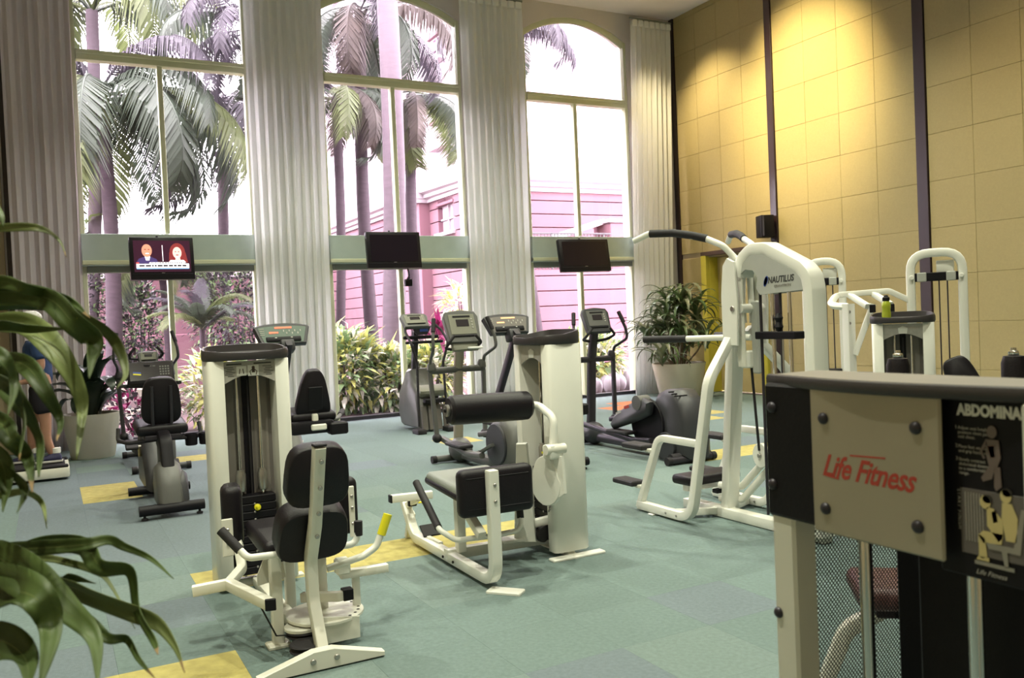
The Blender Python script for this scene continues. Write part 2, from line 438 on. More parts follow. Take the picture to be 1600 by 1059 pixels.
# curtains
def curtain(label, xa, xb, z1, m, pleat, amp, seed, yc=12.92, xa_b=None, xb_b=None):
    rr = random.Random(seed); n = int((xb-xa)/pleat*10); rows = [0.012, .4, 1.2, 2.4, 3.6, 4.8, 5.8, z1-.32, z1-.12, z1]
    c = thing('curtain', label, 'curtain', ((xa+xb)/2, yc, 0)); b = MB(); vs = []
    ph = [rr.uniform(-.5, .5) for _ in range(n+2)]; am = [rr.uniform(.75, 1.15) for _ in range(int(n/10)+3)]
    for z in rows:
        t = z/z1; x0 = (xa_b if xa_b is not None else xa)*(1-t)+xa*t; x1 = (xb_b if xb_b is not None else xb)*(1-t)+xb*t
        for k in range(n+1):
            s = k/n; a = 2*PI*k/10
            ax = amp*am[int(k/10)]*(.55 if z > z1-.15 else 1)
            vs.append((x0+(x1-x0)*s+.012*math.sin(a*2+ph[k % 10])*(1-.6*t), yc+ax*math.sin(a)+.012*math.sin(a*.31+z*.6+seed), z))
    m_ = n+1; fs = [(r*m_+k, r*m_+k+1, (r+1)*m_+k+1, (r+1)*m_+k) for r in range(len(rows)-1) for k in range(n)]
    b.add(vs, fs); o = b.build('drape', m, c, 180)
    md = o.modifiers.new('thick', 'SOLIDIFY'); md.thickness = .004
    h = MB()
    for k in range(int((xb-xa)/pleat)):
        h.rbox((xa+(k+.5)*(xb-xa)/int((xb-xa)/pleat), yc-.035, z1-.06), ((xb-xa)/int((xb-xa)/pleat)*.8, .05, .12), .018, n=2)
    h.build('pleated_heading', m, c)
    h = MB(); h.tube([(xa-.02, yc, z1+.03), (xb+.02, yc, z1+.03)], .02); h.build('curtain_rail', 'frame_grey', c)
    return c
curtain('greyish mauve pleated curtain at the dark strip left of the palm window', -.36, .47, 6.80, 'curtain_grey', .12, .03, 1, xb_b=.40)
curtain('white floor-length curtain between the lit television window and the middle window', 2.70, 3.85, 6.80, 'curtain_white', .13, .032, 2, xa_b=2.70, xb_b=3.76)
curtain('white floor-length curtain between the middle window and the plain-sky window', 6.15, 7.30, 6.80, 'curtain_white', .13, .032, 3, xa_b=6.14, xb_b=7.24)
curtain('white curtain with pleated heading hanging in the corner beside the yellow wall', 9.56, 10.44, 6.80, 'curtain_white', .11, .03, 4, xa_b=9.34, xb_b=10.25)

# right wall: backing, fabric panels between dark strips, door
DY0, DY1, DZ = 11.0, 12.42, 2.46        # door recess
wr = MB()
for (y0, y1, z0, z1) in ((YF-.2, DY0, 0, ZC), (DY1, YB+.3, 0, ZC), (DY0, DY1, DZ, ZC)):
    wr.rbox((XR+.15, (y0+y1)/2, (z0+z1)/2), (.3, y1-y0, z1-z0), 0)
wall_r = wr.build('wall_right', 'beige_paint', None, 0, kind='structure')
zr = [0, .57]+[.57+.6335*k for k in range(1, 11)]+[ZC]
BAYS = [(13.08, 10.75), (10.60, 7.99), (7.81, 5.20), (5.02, 2.41)]
PM = {}; prnd = random.Random(5)
for ya, yb in BAYS:
    step = (ya-yb)/4
    for k in range(4):
        y1, y0 = ya-k*step, ya-(k+1)*step
        for z0, z1 in zip(zr[:-1], zr[1:]):
            if y0 < DY1+.09 and y1 > DY0-.09 and z0 < DZ+.09:
                if z1 > DZ+.25: z0 = DZ+.1
                elif y1 > DY1+.2 and y0 < DY1+.1: y0 = DY1+.1
                elif y0 < DY0-.2 and y1 > DY0-.1: y1 = DY0-.1
                else: y1 = ya-k*step; continue
            w_, h_ = round(y1-y0-.003, 4), round(z1-z0-.003, 4)
            key = (w_, h_)
            if key not in PM:
                q = MB(); q.rbox((0, 0, 0), (.024, w_, h_), .0035); o = q.build('wall_panel', 'wall_fabric', None); PM[key] = o.data
            else: o = bpy.data.objects.new('wall_panel', PM[key]); COL.objects.link(o)
            o.parent = wall_r; o.location = (XR-.012-prnd.uniform(0, .002), (y0+y1)/2, (z0+z1)/2)
            y1, y0 = ya-k*step, ya-(k+1)*step
for k, (ya, yb) in enumerate([(13.2, 13.085), (10.745, 10.605), (7.985, 7.815), (5.195, 5.025), (2.405, 2.235)]):
    q = MB(); q.rbox((XR-.02, (ya+yb)/2, ZC/2), (.06, ya-yb, ZC-.002), .006); q.build('trim_%d' % (k+3), 'dark_wood', None, kind='structure')
for k, (ya, yb) in enumerate([(13.08, 12.55), (10.9, 10.76), (10.59, 8.0), (7.8, 5.21)]):
    q = MB(); q.rbox((XR-.032, (ya+yb)/2, .05), (.02, ya-yb, .1), .004); q.build('baseboard_right' if k == 0 else 'baseboard_right.%03d' % k, 'brown_wood', None, kind='structure')
d = thing('door_1', None, None, (XR, (DY0+DY1)/2, 0), kind='structure')
for yy, s_ in ((DY1+.02, .14), (DY0-.02, .14)):
    q = MB(); q.rbox((XR-.02, yy, DZ/2+.02), (.10, s_, DZ+.04), .008); q.build('door_jamb', 'yellow_paint', d)
q = MB(); q.rbox((XR-.02, (DY0+DY1)/2, DZ+.06), (.10, DY1-DY0+.18, .08), .008); q.build('door_head', 'brown_wood', d)
q = MB(); q.rbox((XR+.16, DY1-.03, DZ/2), (.28, .05, DZ), .004); q.build('door_reveal', 'yellow_paint', d)
q = MB(); q.rbox((XR+.16, DY0+.03, DZ/2), (.28, .05, DZ), .004); q.build('door_reveal', 'yellow_paint', d)
q = MB(); q.rbox((XR+.34, (DY0+DY1)/2, DZ/2), (.08, DY1-DY0+.4, DZ+.4), 0); q.build('door_light_block', 'brown_wood', d)  # unseen panel added behind the leaf to block leaking outdoor light
lf = MB(); lf.rbox((XR+.22, (DY0+DY1)/2, DZ/2), (.05, DY1-DY0-.12, DZ-.02), .006); leaf = lf.build('door_leaf', 'door_cream', d)
q = MB(); q.tube([(XR+.19, DY0+.2, 1.02), (XR+.13, DY0+.2, 1.02), (XR+.13, DY0+.32, 1.02)], .011, fil=.02); q.build('door_handle', 'steel', leaf)

# loudspeaker on the dark strip
sp = thing('wall_speaker', 'small black box loudspeaker fixed to the dark strip on the yellow wall', 'speaker', (XR-.05, 10.76, 2.66))
q = MB(); q.rbox((XR-.19, 10.73, 2.83), (.22, .25, .36), .012, R(-22), 2); body = q.build('speaker_cabinet', 'black_plastic', sp)
q = MB(); q.rbox((XR-.305, 10.685, 2.83), (.012, .22, .33), .006, R(-22)); q.build('speaker_grille', 'black_rubber', sp)
q = MB(); q.tube([(XR-.03, 10.70, 2.72), (XR-.10, 10.70, 2.72), (XR-.14, 10.73, 2.74)], .018); q.rbox((XR-.055, 10.69, 2.70), (.02, .1, .22), .004); q.build('bracket', 'dark_wood', sp)

# lamp housings in the ceiling, around the added fill lamps too
mat('lamp_white', (.8, .78, .72), .4); mat('lamp_glow', (1, .86, .6), .5, emit=6)
for x, y in [l[:2] for l in LAMPS]+WASH:
    l = thing('ceiling_downlight', 'round white recessed downlight in the ceiling, out of view', 'light', (x, y, ZC), 'ceiling downlights')
    q = MB(); q.lathe((x, y, ZC-.03), [(.105, .03), (.13, .03), (.13, .018), (.115, 0.), (.105, .005)], 24); q.build('trim_ring', 'lamp_white', l)
    q = MB(); q.disc((x, y, ZC-.012), .104, .012); q.build('lens', 'lamp_glow', l)

# ================================================================ THE COURTYARD OUTSIDE
mat('pink_stucco', (0.145, 0.068, 0.085), .9, var=.05, vscale=1.2, bump=.15, bscale=25)
mat('overexposed_stucco', (0.310, 0.260, 0.285), .9, var=.03, vscale=1.2)  # sky overexposure of the upper storeys put into the stucco colour
mat('white_cornice', (0.310, 0.267, 0.285), .8)
mat('pink_glass', (0.136, 0.081, 0.124), .2)
mat('rail_black', (0.019, 0.015, 0.019), .5)
mat('mulch', (0.062, 0.031, 0.031), 1., var=.5, vscale=14, bump=1., bscale=20)
mat('pebble_white', (0.260, 0.236, 0.248), .7, var=.1)
mat('palm_trunk', (0.031, 0.019, 0.025), .9, var=.25, vscale=6, bump=.5, bscale=12, stretch=(1, 1, 3))
mat('palm_trunk_grey', (0.084, 0.062, 0.074), .85, var=.12, vscale=5, bump=.3, bscale=10, stretch=(1, 1, 4))
mat('crownshaft', (0.099, 0.099, 0.074), .6, var=.1, vscale=4)
mat('palm_leaf', (0.039, 0.054, 0.035), .55, var=.25, vscale=2, trans=.35, rnd=.25)
mat('palm_leaf_light', (0.089, 0.112, 0.041), .55, var=.25, vscale=2, trans=.45, rnd=.2)
mat('palm_leaf_mauve', (0.037, 0.031, 0.040), .6, var=.3, vscale=2, trans=.3, rnd=.2)
mat('palm_leaf_dry', (0.068, 0.053, 0.046), .7, var=.3, vscale=2, trans=.3, rnd=.2)
mat('shrub_green', (0.159, 0.247, 0.105), .5, var=.45, vscale=7, trans=.3)
mat('shrub_mauve', (0.039, 0.035, 0.039), .6, var=.4, vscale=7, trans=.25)
mat('shrub_lime', (0.441, 0.456, 0.133), .5, var=.35, vscale=9, trans=.4)
mat('shrub_pale', (0.655, 0.655, 0.547), .5, var=.35, vscale=9, trans=.3)
mat('ti_magenta', (0.155, 0.012, 0.062), .5, var=.3, vscale=6, trans=.4)
mat('stem_brown', (0.062, 0.037, 0.037), .9)

b = MB(); b.rbox((6, 45, -.15), (120, 63.2, .2), 0); b.build('garden_ground', 'mulch', None, 0, kind='structure')

def courses(root, y0, y1, fix, axis, zt, depth, skip=(), face=0, h=.455):
    """scored stucco: one slab per course with a recessed joint; axis 'x' -> wall runs along X at Y=fix"""
    k = 0; z = 0
    while z < zt-.05:
        z1 = min(z+h, zt); q = MB()
        segs = [(y0, y1)]
        for a, b_, za, zb in skip:
            if za < z1-.03 and zb > z+.03:
                ns = []
                for s0, s1 in segs:
                    if b_ <= s0 or a >= s1: ns.append((s0, s1)); continue
                    if a > s0: ns.append((s0, a))
                    if b_ < s1: ns.append((b_, s1))
                segs = ns
        for s0, s1 in segs:
            c = ((s0+s1)/2, fix+depth/2, (z+z1)/2-.012) if axis == 'x' else (fix+depth/2, (s0+s1)/2, (z+z1)/2-.012)
            sz = (s1-s0, depth, z1-z-.03) if axis == 'x' else (depth, s1-s0, z1-z-.03)
            q.rbox(c, sz, .008)
        q.build('stucco_course', 'pink_stucco', root); z = z1
def cornice(root, pts, zt):
    q = MB()
    q.sweep([V(p) for p in pts], [(-.05, -.12), (.12, -.12), (.12, 0), (.26, .04), (.26, .16), (.42, .22), (.42, .34), (-.05, .34)], Z3)
    q.build('cornice', 'white_cornice', root, 20)

ZT = 5.85
bw = thing('pink_building', 'pink scored-stucco courtyard building with white cornice and upper storeys', 'building', (16, 30, 0))
q = MB(); q.rbox((18.3, 38, 2.95), (11.6, 24.4, 5.9), 0); q.build('wall_core', 'pink_stucco', bw, 0)
courses(bw, 12.3, 24, 25.6, 'x', ZT, .22, skip=[(15.6, 16.6, 0, 2.2), (18.4, 19.2, 2.9, 3.6)])
courses(bw, 25.6, 50, 12.2, 'y', ZT, .32, skip=[(26.85, 28.1, 4.55, 5.5), (30.4, 31.2, 1.8, 3.5), (25.9, 27.6, 0.2, 1.6)])
q = MB(); q.rbox((12.05, 29.4, 2.95), (.5, 1.1, 5.9), .01); q.build('pilaster', 'pink_stucco', bw)
cornice(bw, [(12.2, 50, ZT), (12.2, 30.0, ZT), (11.8, 30.0, ZT), (11.8, 28.8, ZT), (12.2, 28.8, ZT), (12.2, 25.6, ZT), (24, 25.6, ZT)], ZT)
def bwin(x, y0, y1, z0, z1, m_='pink_glass'):
    f = MB(); f.rbox((x+.14, (y0+y1)/2, (z0+z1)/2), (.05, y1-y0, z1-z0), 0); o = f.build('window', m_, bw, 0)
    f = MB(); f.rbox((x-.04, (y0+y1)/2, z0-.05), (.3, y1-y0+.3, .12), .01); f.build('sill', 'white_cornice', o)
    f = MB(); f.rbox((x+.06, (y0+y1)/2, (z0+z1)/2), (.05, .06, z1-z0), .004); f.rbox((x+.06, (y0+y1)/2, (z0+z1)/2), (.05, y1-y0, .06), .004); f.build('glazing_bar', 'white_cornice', o)
    f = MB(); f.rbox((x-.02, (y0+y1)/2, z1+.05), (.16, y1-y0+.2, .1), .01); f.build('lintel', 'pink_stucco', o)
bwin(12.26, 26.85, 28.1, 4.55, 5.5, 'overexposed_stucco'); bwin(12.26, 30.4, 31.2, 1.8, 3.5); bwin(12.26, 25.9, 27.6, .2, 1.6)
q = MB(); q.rbox((18.9, 41, 12), (10.6, 22, 12.2), .02); q.build('upper_storey_wall', 'overexposed_stucco', bw)
q = MB(); q.rbox((18.9, 41, 12), (10.7, 22.1, .3), .02); q.rbox((18.9, 41, 17.9), (11, 22.4, .5), .03); q.build('upper_cornice', 'white_cornice', bw)
bwin(13.45, 29.95, 31.15, 8.15, 9.05); bwin(13.45, 29.95, 31.05, 11.4, 12.25); bwin(13.45, 33.9, 35.1, 13.0, 14.0); bwin(13.45, 33.9, 35.1, 8.15, 9.05)
# stair block with sloping parapet on the terrace
q = MB(); q.rbox((16.5, 23.9, 2.0), (.62, 1.0, 4.9), .02); q.rbox((18, 24.2, 1.9), (3.0, 1.2, 4.0), .02); q.build('stair_block', 'pink_stucco', bw)
q = MB(); q.rbox((16.5, 23.9, 4.52), (.8, 1.15, .12), .02); q.prism([(14.4, 3.95), (16.2, 4.45), (16.2, 4.62), (14.4, 4.12)], (0, 24.0, 0), X3, Z3, (0, .5, 0), .01); q.build('stair_coping', 'white_cornice', bw)
wb = thing('far_pink_wall', 'long pink stucco wall closing the courtyard behind the palms', 'wall', (0, 41, 0))
courses(wb, -22, 12.15, 41, 'x', 5.6, .5, h=.8)
q = MB(); q.sweep([(-22, 41, 5.6), (12.0, 41, 5.6)], [(-.05, -.12), (.12, -.12), (.12, 0), (.26, .04), (.26, .25), (-.05, .25)], Z3); q.build('coping', 'white_cornice', wb)
wn = thing('low_pink_wall', 'lower pink garden wall with flat courses behind the shrubs', 'wall', (4, 25.5, 0))
courses(wn, -12, 6.0, 24.5, 'x', 2.95, .4, h=.74)
q = MB(); q.rbox((-3.0, 24.7, 3.02), (18.2, .6, .14), .02); q.build('coping', 'white_cornice', wn)
# terrace railing
rl = thing('terrace_railing', 'black metal railing on the pink terrace seen behind the angled television', 'railing', (14.3, 23, 2.95))
q = MB(); q.rbox((15.6, 24.1, 1.46), (6.4, 1.9, 2.9), .01); q.build('terrace_slab', 'pink_stucco', rl)
courses(rl, 12.4, 18.8, 22.86, 'x', 2.95, .28, h=.46)
for z in (3.05, 4.05):
    q = MB(); q.rbox((14.3, 23, z), (3.2, .05, .05), .006); q.build('rail', 'rail_black', rl)
for k in range(27):
    x = 12.75+k*.12; w_ = .05 if k % 8 == 0 else .022
    q = MB(); q.rbox((x, 23, 3.5), (w_, w_, 1.1), .002); q.build('baluster', 'rail_black', rl)

# ---------------------------------------------------------------- palms
def frond_mesh(name, L, droop, nl, ll, m, seed, curl=.0, hang=.85):
    """one pinnate frond growing along +X from the origin, arching down; leaflets on both sides"""
    rr = random.Random(seed); b = MB(); pts = []; x = z = 0; a = R(52); n = 18
    for k in range(n+1):
        pts.append(V((x, .05*curl*k, z))); a -= droop/n*(.35+1.5*k/n); x += L/n*math.cos(a); z += L/n*math.sin(a)
    b.tube(pts, .028*L/3.2, 5, scale=[1-.85*k/n for k in range(n+1)])
    for k in range(nl):
        t = .12+.87*k/nl; i = min(int(t*n), n-1); f = t*n-i; p = pts[i]*(1-f)+pts[i+1]*f; d = (pts[i+1]-pts[i]).normalized()
        ln = ll*(math.sin(PI*min(1, t*.8+.16)))**.6*rr.uniform(.85, 1.1)
        for s in (-1, 1):
            side = V((0, s, 0)); out = (side*.75+d*.6+V((0, 0, -.1))*rr.uniform(.5, 1.5)).normalized()
            mid = p+out*ln*.5+V((0, 0, -hang*ln*.18)); tip = p+out*ln*.82+V((0, 0, -hang*ln*rr.uniform(.7, 1.05)))
            w = d*.019*L/3.2; w2 = d*.026*L/3.2
            b.add([p-w, p+w, mid+w2, mid-w2, tip], [(0, 1, 2, 3), (3, 2, 4)])
    me = b.build(name, m, None, 0); data = me.data; bpy.data.objects.remove(me); return data
FR = {}
for m in ('palm_leaf', 'palm_leaf_light', 'palm_leaf_mauve', 'palm_leaf_dry'):
    FR[m] = [frond_mesh('frond', 3.5, R(150), 62, .78, m, 1), frond_mesh('frond', 3.6, R(185), 64, .82, m, 2, .3), frond_mesh('frond', 3.3, R(125), 58, .74, m, 3, -.3)]
for m in ('palm_leaf', 'palm_leaf_light', 'palm_leaf_mauve'):
    FR[m+'_young'] = [frond_mesh('frond', 2.9, R(dp), 54, .62, m, 5+k, hang=.25) for k, dp in enumerate((70, 95, 55))]
def palm(label, base, top, r0, r1, nf, scale, mats, tm='palm_trunk', seed=0, shaft=.0, tilt=(-.1, .5), spread=None, ring=True):
    rr = random.Random(seed); base, top = V(base), V(top)
    p = thing('royal_palm', label, 'palm', base); pts = []; n = 14
    d = top-base
    for k in range(n+1):
        t = k/n; pts.append(base+d*t+V((math.sin(t*PI)*.12*d.length/8*(1 if seed % 2 else -1), 0, 0)))
    b = MB(); b.tube(pts, r0, 14, scale=[(1-(1-r1/r0)*(k/n))*(1.25 if k == 0 else 1)*(1+.03*(k % 2)) for k in range(n+1)]); b.build('trunk', tm, p, 60)
    if shaft:
        b = MB(); b.lathe(top, [(r1*1.12, 0), (r1*1.3, .06), (r1*1.2, shaft*.4), (r1*.75, shaft), (r1*.4, shaft+.25)], 14); b.build('crownshaft', 'crownshaft', p, 60)
    hub = top+V((0, 0, shaft*.95))
    for k in range(nf):
        m = mats[k % len(mats)]; me = FR[m][rr.randrange(3)]
        o = bpy.data.objects.new('frond', me); COL.objects.link(o); o.parent = p
        az = 2*PI*k/nf+rr.uniform(-.25, .25); el = rr.uniform(*tilt)
        if spread: az = rr.uniform(*spread)
        o.location = hub-base+V((0, 0, rr.uniform(-.1, .1))); o.rotation_euler = (rr.uniform(-.2, .2), el, az); s = scale*rr.uniform(.85, 1.12); o.scale = (s, s, s)
    return p
DG, LG, MV, DR = 'palm_leaf', 'palm_leaf_light', 'palm_leaf_mauve', 'palm_leaf_dry'
palm('large royal palm with long drooping grey-green fronds behind the lit television', (1.10, 19.5, -.1), (1.16, 19.5, 6.35), .17, .12, 20, 1.2, [DG, DG, MV, DG, LG], seed=1, tilt=(-.1, .75))
palm('slender palm with mauve trunk beyond the pane right of the lit television', (4.25, 24, -.1), (4.38, 24, 7.0), .17, .12, 11, .95, [DG, LG, MV], seed=2, tilt=(-.2, .6))
palm('light green palm whose fronds fill the top of the lit television window', (.62, 21, -.1), (1.2, 21.4, 8.7), .15, .13, 12, 1.15, [LG, DG, LG], 'palm_trunk_grey', seed=3, tilt=(-.2, .4))
palm('dark mauve palm crown hanging over the top of the lit television window by the curtain', (4.4, 18.4, -.1), (4.0, 18.4, 7.7), .13, .11, 10, .8, [MV, MV, DG], seed=4, tilt=(.2, .9))
palm('tall palm with thick smooth ringed trunk behind the middle window mullion', (6.02, 16.6, -.1), (6.28, 16.6, 9.6), .235, .20, 12, 1.2, [DG, LG], 'palm_trunk_grey', seed=5, shaft=1.6, tilt=(-.2, .6))
palm('palm with knobbly trunk and dark hanging fronds beside the thick trunk', (6.95, 20.2, -.1), (6.98, 20.2, 9.0), .17, .13, 12, 1.0, [MV, DG, DR], seed=6, tilt=(.45, 1.15))
palm('thin palm with mauve trunk against the left curtain of the middle window', (5.75, 19.4, -.1), (6.02, 19.4, 6.7), .11, .10, 10, .8, [DG, LG, DR], seed=7, tilt=(.35, 1.1))
palm('palm with a dense skirt of hanging olive fronds in front of the pale upper storeys', (8.62, 21.5, -.1), (8.72, 21.5, 7.5), .16, .13, 11, .85, [DG, LG, DR], 'palm_trunk', seed=8, tilt=(.5, 1.2))
palm('leaning mauve-trunked palm behind the angled television with fronds at the arch', (13.0, 22.6, -.1), (12.3, 22.6, 9.8), .17, .12, 10, .85, [MV, DG, MV], seed=10, tilt=(.1, .8))
palm('small dark-trunked palm growing in front of the pink wall under the lit television', (2.30, 20.5, -.1), (2.28, 20.5, 2.9), .10, .09, 9, .55, [LG, DG], seed=11, tilt=(-.1, .7))
palm('young feathery palm with one bright yellow-green frond right of the window mullion', (2.62, 17.2, -.1), (2.55, 17.2, 1.55), .06, .05, 16, .46, [DG+'_young', DG+'_young', LG+'_young', MV+'_young'], seed=12, tilt=(-.5, .35))

# ---------------------------------------------------------------- shrubs and bedding
def leaf(b, p, d, n, L, w, bend=.3):
    """one strap or blade leaf: two segments folded along the midrib"""
    s = d.cross(n)
    if s.length < 1e-3: s = V((1, 0, 0))
    s.normalize(); q = p+d*L*.5+n*L*.08; t = p+d*L-n*L*bend
    b.add([p, q+s*w, q, q-s*w, t], [(0, 1, 2), (0, 2, 3), (2, 1, 4), (3, 2, 4)])
def shrub(name, label, c, rad, nl, L, w, mats, seed, group=None, upw=.4, stem=True, bend=.35, cat='shrub'):
    rr = random.Random(seed); r = thing(name, label, cat, (c[0], c[1], 0), group)
    bs = [MB() for _ in mats]
    for k in range(nl):
        u = V((rr.gauss(0, 1), rr.gauss(0, 1), rr.gauss(0, 1))).normalized(); rad_k = rr.uniform(.55, 1)
        p = V((c[0]+u.x*rad[0]*rad_k, c[1]+u.y*rad[1]*rad_k, max(.02, c[2]+u.z*rad[2]*rad_k)))
        d = (u+V((rr.uniform(-.6, .6), rr.uniform(-.6, .6), upw+rr.uniform(-.4, .6)))).normalized()
        n = (V((0, 0, 1))-d*d.z+V((rr.uniform(-.2, .2), rr.uniform(-.2, .2), .02))).normalized()
        s = rr.uniform(.6, 1.25); leaf(bs[rr.randrange(len(mats))], p, d, n, L*s, w*s, bend)
    for b_, m in zip(bs, mats): b_.build('foliage', m, r, 0, kind='stuff')
    if stem:
        b = MB()
        for k in range(5):
            a = k*1.3; b.tube([(c[0]+.05*math.cos(a), c[1]+.05*math.sin(a), -.05), (c[0]+rad[0]*.4*math.cos(a), c[1]+rad[1]*.4*math.sin(a), c[2]+rad[2]*.3)], .018, 5)
        b.build('stem', 'stem_brown', r)
    return r
shrub('leafy_bush', 'tall mauve-green small-leaved bush at the left jamb of the lit television window', (.45, 21.2, 2.4), (1.0, .6, 1.7), 2600, .17, .038, ['shrub_mauve', 'shrub_mauve', 'shrub_green'], 1)
shrub('leafy_bush', 'mauve small-leaved bush between the palm trunks under the lit television', (1.85, 21.8, 1.6), (.62, .5, 1.25), 1700, .17, .038, ['shrub_mauve', 'shrub_mauve', 'shrub_green'], 2)
shrub('leafy_bush', 'tall dark mauve bush behind the young feathery palm', (3.55, 19.2, 2.0), (1.05, .7, 1.5), 4200, .14, .03, ['shrub_mauve', 'shrub_mauve', 'shrub_green'], 3)
shrub('garden_shrub', 'pale broad-leaved shrub at the glass behind the console of the wide tower', (2.35, 14.6, .55), (.55, .55, .6), 700, .24, .045, ['shrub_pale', 'shrub_green', 'shrub_lime'], 4)
shrub('garden_shrub', 'low reddish-mauve shrub at the glass behind the white planter', (1.1, 14.5, .35), (.7, .5, .45), 700, .2, .04, ['shrub_mauve', 'ti_magenta', 'shrub_pale'], 5)
shrub('variegated_shrub', 'big yellow-green variegated hedge outside the left pane of the middle window', (4.6, 15.1, .70), (.75, .6, .72), 1900, .26, .04, ['shrub_green', 'shrub_pale', 'shrub_lime', 'shrub_green'], 6, 'variegated bedding')
shrub('variegated_shrub', 'lower part of the variegated hedge outside the middle window by the mullion', (5.45, 15.0, .45), (.6, .55, .6), 1300, .25, .04, ['shrub_green', 'shrub_pale', 'shrub_lime', 'shrub_green'], 7, 'variegated bedding')
shrub('variegated_shrub', 'yellow-green variegated shrub behind the stepper and grey elliptical', (6.3, 15.2, .5), (.55, .5, .6), 900, .28, .045, ['shrub_lime', 'shrub_pale', 'shrub_green'], 8, 'variegated bedding')
shrub('variegated_shrub', 'yellow-green shrub low outside the window behind the elliptical with large wheel cover', (9.85, 15.2, .6), (.8, .5, .6), 1200, .28, .045, ['shrub_lime', 'shrub_pale', 'shrub_green'], 9, 'variegated bedding')
shrub('small_fan_shrub', 'pale feathery shrub tuft against the pink wall at the third curtain', (10.6, 23.0, 2.0), (.5, .4, .35), 260, .5, .04, ['shrub_pale', 'shrub_lime'], 10)
def strap_plant(name, label, c, n, L, w, m, seed, cat='plant', up_=(.5, 1.2)):
    rr = random.Random(seed); r = thing(name, label, cat, c)
    for k in range(n):
        a = 2*PI*k/n+rr.uniform(-.4, .4); e = rr.uniform(*up_); d = V((math.cos(a)*math.cos(e), math.sin(a)*math.cos(e), math.sin(e)))
        b = MB(); leaf(b, V(c)+V((0, 0, .05)), d, V((-math.cos(a)*math.sin(e), -math.sin(a)*math.sin(e), math.cos(e))), L*rr.uniform(.7, 1.15), w, rr.uniform(.1, .45)); b.build('leaf', m, r, 0)
    b = MB(); b.tube([(c[0], c[1], -.05), (c[0], c[1], c[2]+.12)], .03, 6); b.build('stem', 'stem_brown', r); return r
strap_plant('ti_plant', 'magenta strap-leaved plant outside the window behind the stepper', (6.60, 15.4, .95), 22, .8, .06, 'ti_magenta', 3, up_=(.2, 1.4))
for k, (x, y, z) in enumerate([(4.1, 15.0, .95), (4.5, 14.9, .9), (4.95, 14.9, .85), (5.35, 14.8, .7), (4.2, 14.6, .5)]):
    strap_plant('variegated_lily', 'tall yellow-striped strap-leaved plant rising from the variegated hedge', (x, y, z), 9, .62, .045, 'shrub_lime', 20+k, up_=(.7, 1.4))['group'] = 'striped plants in the hedge'
rr = random.Random(4)
for k in range(9):
    x, y = 9.3+k*.16+rr.uniform(-.05, .05), 14.0+rr.uniform(0, .7)
    b = MB(); b.ell((x, y, .12), (rr.uniform(.09, .14), rr.uniform(.1, .15), rr.uniform(.16, .24)), 10, 7)
    tag(b.build('garden_stone', 'pebble_white'), 'rounded whitish garden stone lying outside the third window', 'stone', 'white stones at the third window')

# ================================================================ STRENGTH MACHINES
class Frame:
    """local frame: a to the right, b away from the front, z up"""
    def __init__(s, x, y, deg): s.o = V((x, y, 0)); s.M = Matrix.Rotation(R(deg), 3, 'Z')
    def __call__(s, a, b, z): return s.o+s.M@V((a, b, z))
    def v(s, a, b, z): return s.M@V((a, b, z))

def tray(root, F, w, d, z, b0=0., m='tray_plastic', h=.062):
    """moulded top with a raised rear lip and a dished centre"""
    n = 40; b = MB(); vs = []
    def outline(k, s):
        t = 2*PI*k/n; c, q = math.cos(t), math.sin(t); e = .42
        return (math.copysign(abs(c)**e, c)*w/2*s, b0+d/2+math.copysign(abs(q)**.75, q)*d/2*s)
    prof = [(.97, 0, 0), (1., .012, 0), (1., h*.8, 1), (.975, h, 1), (.93, h, 1), (.88, h-.03, .6), (.6, h-.045, .2)]
    for s, zz, lift in prof:
        for k in range(n):
            x, y = outline(k, s); u = x/(w/2); vv = (y-b0-d/2)/(d/2)
            vs.append(F(x, y, z+zz+lift*(.028*max(0, vv)-.02*(1-u*u)*max(0, -vv))))
    fs = [tuple(reversed(range(n)))]
    for r in range(len(prof)-1):
        for k in range(n): fs.append((r*n+k, r*n+(k+1) % n, (r+1)*n+(k+1) % n, (r+1)*n+k))
    fs.append(tuple(range((len(prof)-1)*n, len(prof)*n)))
    b.add(vs, fs); return b.build('top_tray', m, root, 40)

